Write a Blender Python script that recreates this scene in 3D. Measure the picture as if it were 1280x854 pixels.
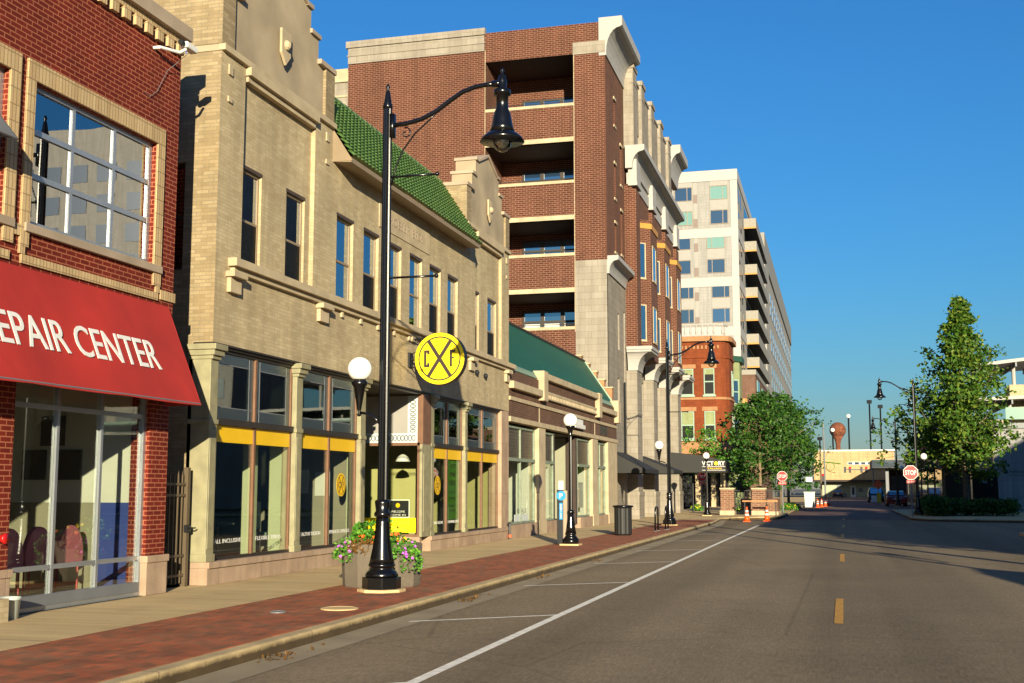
import bpy, math, random
from mathutils import Vector, Matrix
R = math.radians
random.seed(7)
for o in list(bpy.data.objects): bpy.data.objects.remove(o)
S = bpy.context.scene
COL = S.collection
# ------------------------------------------------------------------ camera, sky, sun, exposure
cd = bpy.data.cameras.new('camera'); cam = bpy.data.objects.new('camera', cd); COL.objects.link(cam)
cd.sensor_width = 36; cd.lens = 42.19; cd.clip_start = .1; cd.clip_end = 6000
cam.location = (0, 0, 1.65); cam.rotation_euler = (R(90 + 6.993), 0, R(15.002))
S.camera = cam
SUN_EL, SUN_AZ = 11.5, 159.6          # azimuth clockwise from +Y
w = bpy.data.worlds.new('World'); S.world = w; w.use_nodes = True
nt = w.node_tree; sky = nt.nodes.new('ShaderNodeTexSky'); sky.sky_type = 'NISHITA'; sky.sun_disc = False
sky.sun_elevation = R(SUN_EL); sky.sun_rotation = R(SUN_AZ); sky.air_density = 1.6; sky.dust_density = 0; sky.ozone_density = 10
bg = nt.nodes['Background']; bg.inputs['Strength'].default_value = .078
nt.links.new(sky.outputs[0], bg.inputs[0])
ld = bpy.data.lights.new('sun', 'SUN'); ld.energy = 5.0; ld.angle = R(.4); ld.color = (1, .88, .63)
sun = bpy.data.objects.new('sun', ld); COL.objects.link(sun)
sd = Vector((-math.sin(R(SUN_AZ)) * math.cos(R(SUN_EL)), -math.cos(R(SUN_AZ)) * math.cos(R(SUN_EL)), -math.sin(R(SUN_EL))))
sun.rotation_euler = sd.to_track_quat('-Z', 'Y').to_euler(); sun.location = (20, -30, 40)
S.view_settings.view_transform = 'Standard'; S.view_settings.look = 'None'
S.view_settings.exposure = 1.15; S.view_settings.gamma = 1; S.view_settings.use_curve_mapping = False
S.render.engine = 'CYCLES'; S.render.resolution_x = 1024; S.render.resolution_y = 683

# ------------------------------------------------------------------ materials
def lin(h):
    h = h.lstrip('#'); c = [int(h[i:i+2], 16) / 255 for i in (0, 2, 4)]
    return tuple(x / 12.92 if x <= .04045 else ((x + .055) / 1.055) ** 2.4 for x in c) + (1,)
def sc(c, k): return tuple(min(1, x * k) for x in c[:3]) + (1,)
def base(name):
    m = bpy.data.materials.new(name); m.use_nodes = True; t = m.node_tree
    return m, t, t.nodes['Principled BSDF']
def N(t, typ, **kw):
    n = t.nodes.new(typ)
    for k, v in kw.items():
        if k in n.inputs: n.inputs[k].default_value = v
        else: setattr(n, k, v)
    return n
def mixc(t, fac, a, b, blend='MIX'):
    n = t.nodes.new('ShaderNodeMix'); n.data_type = 'RGBA'; n.blend_type = blend
    for i, v in ((0, fac), (6, a), (7, b)):
        if hasattr(v, 'links') or hasattr(v, 'is_linked'): t.links.new(v, n.inputs[i])
        else: n.inputs[i].default_value = v
    return n.outputs[2]
def ramp(t, src, stops):
    n = t.nodes.new('ShaderNodeValToRGB'); e = n.color_ramp.elements
    while len(e) < len(stops): e.new(.5)
    for i, (p, c) in enumerate(stops): e[i].position = p; e[i].color = c if len(c) == 4 else tuple(c) + (1,)
    t.links.new(src, n.inputs[0]); return n.outputs[0]
def bump(t, p, src, strength, dist=.01):
    b = t.nodes.new('ShaderNodeBump'); b.inputs['Strength'].default_value = strength; b.inputs['Distance'].default_value = dist
    t.links.new(src, b.inputs['Height']); t.links.new(b.outputs[0], p.inputs['Normal'])
def coord(t, kind='Object'):
    return t.nodes.new('ShaderNodeTexCoord').outputs[kind]
def g(v): return (v, v, v, 1)
GROUNDS = ('concrete', 'kerb', 'gutter', 'paver', 'paint_white', 'paint_yellow', 'asphalt', 'asphalt2', 'yellow', 'yellow_film', 'white_globe')
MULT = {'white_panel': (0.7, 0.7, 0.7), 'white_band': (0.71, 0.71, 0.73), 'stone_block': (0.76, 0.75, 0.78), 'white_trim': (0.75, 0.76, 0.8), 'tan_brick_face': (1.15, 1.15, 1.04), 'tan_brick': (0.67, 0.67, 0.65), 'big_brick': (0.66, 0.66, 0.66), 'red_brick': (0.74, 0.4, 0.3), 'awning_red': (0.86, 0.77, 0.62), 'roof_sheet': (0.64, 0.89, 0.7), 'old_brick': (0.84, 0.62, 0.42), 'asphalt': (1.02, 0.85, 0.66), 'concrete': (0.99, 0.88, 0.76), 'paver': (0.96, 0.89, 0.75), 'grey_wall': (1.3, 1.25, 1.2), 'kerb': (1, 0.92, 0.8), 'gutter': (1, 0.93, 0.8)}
def alb(name, c):
    k = MULT.get(name, (1, 1, 1)); c = (c[0] * k[0], c[1] * k[1], c[2] * k[2], 1)
    return c if name in GROUNDS else sc(c, .84)
def plain(name, col, rough=.6, metal=0, var=.18, vs=2.5, bs=0, bscale=80, spec=.5, fine=.0):
    m, t, p = base(name); c = coord(t); col = alb(name, col)
    p.inputs['Roughness'].default_value = rough; p.inputs['Metallic'].default_value = metal
    p.inputs['Specular IOR Level'].default_value = spec
    n = N(t, 'ShaderNodeTexNoise', Scale=vs, Detail=6.0); t.links.new(c, n.inputs['Vector'])
    out = mixc(t, 1.0, col, ramp(t, n.outputs[0], [(.3, g(1 - var)), (.7, g(1 + var * .5))]), 'MULTIPLY')
    if fine:
        n2 = N(t, 'ShaderNodeTexNoise', Scale=140.0, Detail=2.0); t.links.new(c, n2.inputs['Vector'])
        out = mixc(t, 1.0, out, ramp(t, n2.outputs[0], [(.3, g(1 - fine)), (.7, g(1 + fine))]), 'MULTIPLY')
    t.links.new(out, p.inputs['Base Color'])
    if bs:
        n3 = N(t, 'ShaderNodeTexNoise', Scale=bscale, Detail=4.0); t.links.new(c, n3.inputs['Vector']); bump(t, p, n3.outputs[0], bs)
    return m
def brick(name, c1, c2, mortar, bw=.2, bh=.0667, ms=.009, rough=.85, var=.2, vs=.8, bs=.5, bias=0., stain=None, off=.5, streak=.35):
    m, t, p = base(name); u = coord(t, 'UV'); c1, c2, mortar = alb(name, c1), alb(name, c2), alb(name, mortar)
    b = N(t, 'ShaderNodeTexBrick'); b.offset = off
    for k, v in (('Color1', c1), ('Color2', c2), ('Mortar', mortar), ('Scale', 1.), ('Mortar Size', ms), ('Mortar Smooth', .15), ('Bias', bias), ('Brick Width', bw), ('Row Height', bh)): b.inputs[k].default_value = v
    t.links.new(u, b.inputs['Vector'])
    n = N(t, 'ShaderNodeTexNoise', Scale=vs, Detail=7.0, Roughness=.6); t.links.new(u, n.inputs['Vector'])
    out = mixc(t, 1., b.outputs[0], ramp(t, n.outputs[0], [(.3, g(1 - var)), (.7, g(1 + var * .6))]), 'MULTIPLY')
    n2 = N(t, 'ShaderNodeTexNoise', Scale=45., Detail=3.0); t.links.new(u, n2.inputs['Vector'])
    out = mixc(t, 1., out, ramp(t, n2.outputs[0], [(.3, g(.88)), (.7, g(1.1))]), 'MULTIPLY')
    if streak:
        mp = N(t, 'ShaderNodeMapping'); mp.inputs['Scale'].default_value = (2.6, .16, 1); t.links.new(u, mp.inputs[0]); n5 = N(t, 'ShaderNodeTexNoise', Scale=1., Detail=6., Roughness=.65); t.links.new(mp.outputs[0], n5.inputs[0])
        out = mixc(t, streak, out, mixc(t, 1., out, ramp(t, n5.outputs[0], [(.42, g(.55)), (.6, g(1.04))]), 'MULTIPLY'))
    if stain:
        n4 = N(t, 'ShaderNodeTexNoise', Scale=.9, Detail=8.0, Roughness=.7); t.links.new(u, n4.inputs['Vector'])
        out = mixc(t, ramp(t, n4.outputs[0], [(.52, g(0)), (.7, g(.55))]), out, stain)
    t.links.new(out, p.inputs['Base Color']); p.inputs['Roughness'].default_value = rough
    p.inputs['Specular IOR Level'].default_value = .25
    inv = ramp(t, b.outputs[1], [(0, g(1)), (1, g(0))]); bump(t, p, inv, bs, .012)
    return m
def glass(name, tint=(.8, .85, .82, 1), k=1.0, add=.04, rough=.01, gl=(1, 1, 1, 1)):
    m = bpy.data.materials.new(name); m.use_nodes = True; t = m.node_tree; t.nodes.remove(t.nodes['Principled BSDF'])
    tr = N(t, 'ShaderNodeBsdfTransparent'); tr.inputs[0].default_value = tint
    go = N(t, 'ShaderNodeBsdfGlossy'); go.inputs['Roughness'].default_value = rough; go.inputs[0].default_value = gl
    fr = N(t, 'ShaderNodeFresnel'); fr.inputs[0].default_value = 1.5
    ma = N(t, 'ShaderNodeMath', operation='MULTIPLY_ADD'); t.links.new(fr.outputs[0], ma.inputs[0]); ma.inputs[1].default_value = k; ma.inputs[2].default_value = add
    mx = N(t, 'ShaderNodeMixShader'); t.links.new(ma.outputs[0], mx.inputs[0]); t.links.new(tr.outputs[0], mx.inputs[1]); t.links.new(go.outputs[0], mx.inputs[2])
    c = coord(t); nz = N(t, 'ShaderNodeTexNoise', Scale=.9, Detail=1.); t.links.new(c, nz.inputs[0])
    bp = N(t, 'ShaderNodeBump'); bp.inputs['Strength'].default_value = .05; bp.inputs['Distance'].default_value = .02
    t.links.new(nz.outputs[0], bp.inputs['Height']); t.links.new(bp.outputs[0], go.inputs['Normal'])
    t.links.new(mx.outputs[0], t.nodes['Material Output'].inputs[0]); return m
def coated(name, col, refl=.35, rough=.03):
    m = bpy.data.materials.new(name); m.use_nodes = True; t = m.node_tree; p = t.nodes['Principled BSDF']
    p.inputs['Base Color'].default_value = col; p.inputs['Roughness'].default_value = .3
    go = N(t, 'ShaderNodeBsdfGlossy'); go.inputs['Roughness'].default_value = rough
    fr = N(t, 'ShaderNodeFresnel'); fr.inputs[0].default_value = 1.5
    ma = N(t, 'ShaderNodeMath', operation='ADD'); t.links.new(fr.outputs[0], ma.inputs[0]); ma.inputs[1].default_value = refl; ma.use_clamp = True
    mx = N(t, 'ShaderNodeMixShader'); t.links.new(ma.outputs[0], mx.inputs[0]); t.links.new(p.outputs[0], mx.inputs[1]); t.links.new(go.outputs[0], mx.inputs[2])
    t.links.new(mx.outputs[0], t.nodes['Material Output'].inputs[0]); return m
def leafmat(name, a, b, c3):
    m, t, p = base(name); gi = N(t, 'ShaderNodeNewGeometry')
    col = ramp(t, gi.outputs['Random Per Island'], [(0, a), (.55, b), (1, c3)])
    t.links.new(col, p.inputs['Base Color']); p.inputs['Roughness'].default_value = .5; p.inputs['Specular IOR Level'].default_value = .3
    tl = N(t, 'ShaderNodeBsdfTranslucent'); t.links.new(col, tl.inputs[0])
    mx = N(t, 'ShaderNodeMixShader'); mx.inputs[0].default_value = .28
    t.links.new(p.outputs[0], mx.inputs[1]); t.links.new(tl.outputs[0], mx.inputs[2]); t.links.new(mx.outputs[0], t.nodes['Material Output'].inputs[0]); return m
def asphalt(name, col, tracks=True):
    m, t, p = base(name); c = coord(t); col = alb(name, col)
    def nz(scale, detail=6., rough=.6, stretch=None):
        n = N(t, 'ShaderNodeTexNoise', Scale=scale, Detail=detail, Roughness=rough)
        if stretch:
            mp = N(t, 'ShaderNodeMapping'); mp.inputs['Scale'].default_value = stretch; t.links.new(c, mp.inputs[0]); t.links.new(mp.outputs[0], n.inputs[0])
        else: t.links.new(c, n.inputs[0])
        return n.outputs[0]
    out = mixc(t, 1., col, ramp(t, nz(.35, 8., .65), [(.3, g(.86)), (.7, g(1.12))]), 'MULTIPLY')
    out = mixc(t, 1., out, ramp(t, nz(90., 2.), [(.3, g(.62)), (.7, g(1.45))]), 'MULTIPLY')
    out = mixc(t, 1., out, ramp(t, nz(7., 5.), [(.35, g(.92)), (.7, g(1.08))]), 'MULTIPLY')
    out = mixc(t, 1., out, ramp(t, nz(28., 8., .75), [(.3, g(.74)), (.7, g(1.26))]), 'MULTIPLY')
    out = mixc(t, 1., out, ramp(t, nz(1., 4., .7, (34., 4.5, 1)), [(.3, g(.76)), (.7, g(1.24))]), 'MULTIPLY')
    if tracks:   # worn, lighter centre of each lane and oil-dark strip, running along the street
        out = mixc(t, 1., out, ramp(t, nz(1., 3., .5, (.55, .012, 1)), [(.36, g(.74)), (.62, g(1.13))]), 'MULTIPLY')
        vo = N(t, 'ShaderNodeTexVoronoi', feature='DISTANCE_TO_EDGE'); vo.inputs['Scale'].default_value = .16
        wp = mixc(t, .25, c, N(t, 'ShaderNodeTexNoise', Scale=1.5).outputs[1]); t.links.new(wp, vo.inputs['Vector'])
        crack = ramp(t, vo.outputs[0], [(0, g(.4)), (.0022, g(1))])
        out = mixc(t, .4, out, mixc(t, 1., out, crack, 'MULTIPLY'))
    sp = ramp(t, nz(1.7, 4., .8), [(.63, g(1)), (.72, g(.66))])
    out = mixc(t, 1., out, sp, 'MULTIPLY')
    t.links.new(out, p.inputs['Base Color']); p.inputs['Roughness'].default_value = .9; p.inputs['Specular IOR Level'].default_value = .2
    bump(t, p, nz(160., 3.), .35, .006); return m
M = {}
M['red_brick'] = brick('red_brick', lin('87392a'), lin('742e20'), lin('c09a80'), ms=.008, var=.15)
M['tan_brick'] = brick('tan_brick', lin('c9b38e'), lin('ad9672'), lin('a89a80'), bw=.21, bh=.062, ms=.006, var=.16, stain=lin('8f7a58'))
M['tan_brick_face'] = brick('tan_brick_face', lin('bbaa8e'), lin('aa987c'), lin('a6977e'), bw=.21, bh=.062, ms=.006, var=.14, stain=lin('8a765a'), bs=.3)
M['buff_brick'] = brick('buff_brick', lin('d0b68a'), lin('c2a478'), lin('9a8260'), bw=.0667, bh=.21, ms=.007, off=0., var=.12)
M['stone'] = brick('stone', lin('bfae8e'), lin('b5a382'), lin('94856b'), bw=.9, bh=1.2, ms=.006, var=.2, vs=1.6, bs=.2)
M['limestone'] = plain('limestone', lin('b9a787'), .85, var=.2, vs=2.2, bs=.15, bscale=40)
M['grey_stone'] = plain('grey_stone', lin('a89680'), .85, var=.22, vs=1.6, bs=.15, bscale=40)
M['pink_stone'] = brick('pink_stone', lin('b89f86'), lin('ab917a'), lin('8c7a68'), bw=.75, bh=1.5, ms=.006, var=.22, vs=2., bs=.2)
M['parapet_stucco'] = plain('parapet_stucco', lin('ab9a7e'), .9, var=.3, vs=.9, bs=.1)
M['brown_brick'] = brick('brown_brick', lin('6d4c3c'), lin('5a3c30'), lin('7b6350'), bh=.06, bw=.2, var=.25)
M['big_brick'] = brick('big_brick', lin('76402e'), lin('653222'), lin('b08c72'), bw=.28, bh=.1, ms=.011, var=.14)
M['stone_block'] = brick('stone_block', lin('b3aa98'), lin('a89e8b'), lin('8f8674'), bw=.62, bh=.31, ms=.008, var=.14, bs=.2)
M['white_trim'] = plain('white_trim', lin('bfb9ae'), .6, var=.08)
M['old_brick'] = brick('old_brick', lin('93502f'), lin('824428'), lin('8a6046'), bh=.09, bw=.26, ms=.008, var=.22)
M['old_stone'] = plain('old_stone', lin('a5764f'), .85, var=.2)
M['green_paint'] = brick('green_paint', lin('9aa376'), lin('929a6c'), lin('858c62'), bh=.09, bw=.26, var=.15)
M['plum_brick'] = brick('plum_brick', lin('78584a'), lin('6b4c40'), lin('7d6456'), bh=.1, bw=.3, var=.12)
M['patio_brick'] = brick('patio_brick', lin('8a5f4c'), lin('6f4a3a'), lin('a08a70'), bh=.11, bw=.32, ms=.014, var=.2)
M['orange_panel'] = plain('orange_panel', lin('c98a45'), .6, var=.1)
M['white_panel'] = brick('white_panel', lin('bab7b1'), lin('b5b1aa'), lin('a8a49c'), bw=1.2, bh=.4, ms=.02, var=.05, bs=.1)
M['white_band'] = plain('white_band', lin('c4bfb7'), .6, var=.05, vs=.6)
M['grey_panel'] = plain('grey_panel', lin('95918a'), .6, var=.06)
M['taupe_panel'] = plain('taupe_panel', lin('7a6a60'), .6, var=.06)
M['balcony_side'] = plain('balcony_side', lin('8c867a'), .6, var=.15, vs=4)
M['balcony_edge'] = plain('balcony_edge', lin('b98536'), .6, var=.08)
M['awning_red'] = plain('awning_red', lin('b52a22'), .8, var=.24, vs=.8, bs=.06, bscale=3)
M['awning_black'] = plain('awning_black', lin('1d1c1a'), .7, var=.2)
M['roof_green'] = None
M['silver'] = plain('silver', lin('b6bcc2'), .35, metal=.7, var=.08)
M['grey_metal'] = plain('grey_metal', lin('6f7276'), .5, var=.1)
M['olive'] = plain('olive', lin('928c6c'), .6, var=.22, vs=5, bs=.05)
M['wood'] = plain('wood', lin('75523a'), .55, var=.2, vs=6)
M['bronze'] = plain('bronze', lin('2f2720'), .5, var=.15)
M['win_frame'] = plain('win_frame', lin('4a3a2c'), .55, var=.15)
M['win_light'] = plain('win_light', lin('8d7a60'), .55, var=.12)
M['patina'] = plain('patina', lin('848f7c'), .7, var=.25, vs=6)
M['dkgreen'] = plain('dkgreen', lin('1f4a3a'), .6, var=.15)
M['black'] = plain('black', lin('0d0d0e'), .22, var=.15, vs=6, bs=.04, bscale=30)
M['black_matte'] = plain('black_matte', lin('161616'), .6, var=.2)
M['gate_paint'] = plain('gate_paint', lin('5c4e3a'), .55, var=.15)
M['white'] = plain('white', lin('e4e2dc'), .5, var=.05)
M['white_globe'] = plain('white_globe', lin('e8e6de'), .25, var=.03)
M['yellow'] = plain('yellow', lin('f2d400'), .4, var=.04)
M['yellow_film'] = plain('yellow_film', lin('d9ae00'), .4, var=.06)
M['signbrown'] = plain('signbrown', lin('2a1c18'), .5, var=.1)
M['red'] = plain('red', lin('b81414'), .4, var=.1)
M['orange'] = plain('orange', lin('f0560c'), .5, var=.1)
M['blue'] = plain('blue', lin('1f8fd0'), .4, var=.05)
M['mint'] = plain('mint', lin('92aa96'), .6, var=.1)
M['concrete'] = brick('concrete', lin('d2c096'), lin('c8b68e'), lin('8a7c60'), bw=1.52, bh=1.9, ms=.012, off=0., var=.2, vs=.9, bs=.25, stain=lin('9c8c6c'))
def kerbmat():
    m = plain('kerb', lin('b0a07c'), .9, var=.3, vs=2.2, bs=.3, bscale=40, fine=.15); t = m.node_tree; p = t.nodes['Principled BSDF']
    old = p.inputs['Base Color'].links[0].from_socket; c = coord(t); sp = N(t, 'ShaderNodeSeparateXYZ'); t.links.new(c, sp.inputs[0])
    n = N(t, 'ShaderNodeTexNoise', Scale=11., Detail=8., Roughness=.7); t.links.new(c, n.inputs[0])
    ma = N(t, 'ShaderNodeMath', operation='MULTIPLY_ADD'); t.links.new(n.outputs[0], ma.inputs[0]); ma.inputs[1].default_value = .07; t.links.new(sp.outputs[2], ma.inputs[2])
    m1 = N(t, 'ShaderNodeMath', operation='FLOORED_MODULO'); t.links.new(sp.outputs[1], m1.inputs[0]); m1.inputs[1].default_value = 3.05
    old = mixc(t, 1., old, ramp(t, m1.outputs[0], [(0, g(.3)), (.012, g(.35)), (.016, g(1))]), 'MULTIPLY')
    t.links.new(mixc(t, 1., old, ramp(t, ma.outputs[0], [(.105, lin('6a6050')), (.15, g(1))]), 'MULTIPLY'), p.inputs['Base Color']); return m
M['kerb'] = kerbmat()
M['gutter'] = plain('gutter', lin('8e8470'), .9, var=.25, vs=1.2, bs=.2, bscale=60, fine=.15)
M['aggregate'] = plain('aggregate', lin('6c6254'), .95, var=.15, vs=3, bs=.8, bscale=110, fine=.45)
M['asphalt'] = asphalt('asphalt', lin('7a7568'))
M['asphalt2'] = asphalt('asphalt2', lin('58544f'), False)
M['paver'] = brick('paver', lin('bb6648'), lin('8a5c48'), lin('8a7258'), bw=.2, bh=.1, ms=.007, var=.3, vs=1.6, bs=.4, stain=lin('85755c'))
M['paver_road'] = brick('paver_road', lin('8a6a5e'), lin('6d5048'), lin('6b5a50'), bw=.2, bh=.1, ms=.006, var=.25, vs=.7, bs=.3)
M['paint_white'] = plain('paint_white', lin('ece6d6'), .7, var=.25, vs=9, fine=.15)
M['paint_yellow'] = plain('paint_yellow', lin('c08a1c'), .7, var=.3, vs=9, fine=.15)
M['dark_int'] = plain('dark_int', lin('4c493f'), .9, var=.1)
M['mid_int'] = plain('mid_int', lin('908c78'), .9, var=.1)
M['int_wall'] = plain('int_wall', lin('8f8f78'), .9, var=.05)
M['int_white'] = plain('int_white', lin('cfd0c4'), .9, var=.05)
M['int_sage'] = plain('int_sage', lin('b4bb98'), .9, var=.05)
M['int_olive'] = plain('int_olive', lin('a5a06a'), .9, var=.05)
M['int_blue'] = plain('int_blue', lin('2b3f8a'), .8, var=.05)
M['pink'] = plain('pink', lin('c9707c'), .8, var=.1)
M['plastic_dk'] = plain('plastic_dk', lin('1b1d20'), .4, var=.1)
M['tanwood'] = plain('tanwood', lin('a9743c'), .6, var=.15)
M['curtain'] = plain('curtain', lin('d3cfc6'), .9, var=.15, vs=8)
M['blind'] = plain('blind', lin('c4ccc8'), .8, var=.06)
M['soil'] = plain('soil', lin('2e241a'), .95, var=.2)
M['bark'] = plain('bark', lin('6a5a48'), .9, var=.35, vs=8, bs=.5, bscale=25)
M['pale_bark'] = plain('pale_bark', lin('7d6a50'), .9, var=.3, vs=8, bs=.4, bscale=25)
M['rust'] = brick('rust', lin('7a4a38'), lin('8d5238'), lin('a86a48'), bw=3., bh=5., ms=.05, var=.5, vs=.7, stain=lin('4a2a22'), streak=.8, bs=.1)
M['cream_wall'] = brick('cream_wall', lin('c3a67c'), lin('bd9f75'), lin('a78b64'), bw=3., bh=.3, ms=.02, var=.08, bs=.1)
M['pale_green_wall'] = plain('pale_green_wall', lin('a7ab90'), .8, var=.1, vs=.4)
M['grey_wall'] = brick('grey_wall', lin('8e8f90'), lin('898a8b'), lin('767778'), bw=1.6, bh=1.1, ms=.012, var=.1, bs=.1)
M['dark_shop'] = plain('dark_shop', lin('3a2c24'), .8, var=.2)
M['ground'] = plain('ground', lin('6a6658'), .95, var=.2, vs=.05)
M['granite_paint'] = plain('granite_paint', lin('b8c0bb'), .6, var=.1)
M['rubber'] = plain('rubber', lin('101010'), .8, var=.1)
M['car_red'] = plain('car_red', lin('8a2a1a'), .2, metal=.3, var=.03)
M['car_dark'] = plain('car_dark', lin('16181b'), .2, metal=.3, var=.03)
M['tail'] = plain('tail', lin('b01010'), .2, var=.02)
M['glass_shop'] = glass('glass_shop', (.92, .94, .9, 1), .22, .006)
M['glass_tint'] = glass('glass_tint', (.55, .62, .6, 1), .8, .05)
M['glass_up'] = glass('glass_up', (.42, .5, .55, 1), 1.0, .3, .01, (.8, .9, 1, 1))
M['glass_red'] = glass('glass_red', (.6, .66, .68, 1), 1.0, .32)
M['glass_lead'] = glass('glass_lead', (.5, .58, .58, 1), .9, .16, .3, (.75, .85, .88, 1))
M['glass_far'] = coated('glass_far', lin('122838'), .22)
M['glass_teal'] = coated('glass_teal', lin('64887c'), .08)
M['glass_blue'] = coated('glass_blue', lin('16324e'), .35)
M['glass_dark'] = coated('glass_dark', lin('0c0e10'), .03)
M['prism_glass'] = brick('prism_glass', lin('6a5c4a'), lin('544a3e'), lin('3c3530'), bw=.1, bh=.1, ms=.008, off=0., rough=.35, var=.2)
M['screen'] = glass('screen', (.16, .15, .14, 1), .15, .02, .3)
M['lens'] = glass('lens', (.9, .9, .88, 1), 1., .08, .1)
M['leaf_maple'] = leafmat('leaf_maple', lin('2b4a16'), lin('4a6e22'), lin('74802c'))
M['leaf_locust'] = leafmat('leaf_locust', lin('1c3c16'), lin('33591b'), lin('507428'))
M['leaf_hedge'] = leafmat('leaf_hedge', lin('24401a'), lin('34561e'), lin('4c6e28'))
M['leaf_plant'] = leafmat('leaf_plant', lin('2f5a1c'), lin('4f8a2a'), lin('7aa83a'))
M['petal_pink'] = plain('petal_pink', lin('d060d8'), .6, var=.2, vs=20)
M['petal_orange'] = plain('petal_orange', lin('f0640c'), .6, var=.15, vs=20)
M['petal_yellow'] = plain('petal_yellow', lin('e8c414'), .6, var=.15, vs=20)
M['coleus'] = plain('coleus', lin('6a4a18'), .6, var=.3, vs=20)
def rooftile(name, a, b, pitch_u, pitch_v):
    m, t, p = base(name); u = coord(t, 'UV'); sp = N(t, 'ShaderNodeSeparateXYZ'); t.links.new(u, sp.inputs[0])
    n = N(t, 'ShaderNodeTexNoise', Scale=9., Detail=5.); t.links.new(u, n.inputs[0])
    t.links.new(mixc(t, ramp(t, n.outputs[0], [(.35, g(0)), (.65, g(1))]), a, b), p.inputs['Base Color']); p.inputs['Roughness'].default_value = .45; return m
M['tile_green'] = rooftile('tile_green', lin('385222'), lin('5f7c3a'), .2, .3)
M['roof_sheet'] = brick('roof_sheet', lin('146048'), lin('125a44'), lin('0e4c3a'), bw=6., bh=.28, ms=.006, var=.06, bs=.25, rough=.5)

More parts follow.
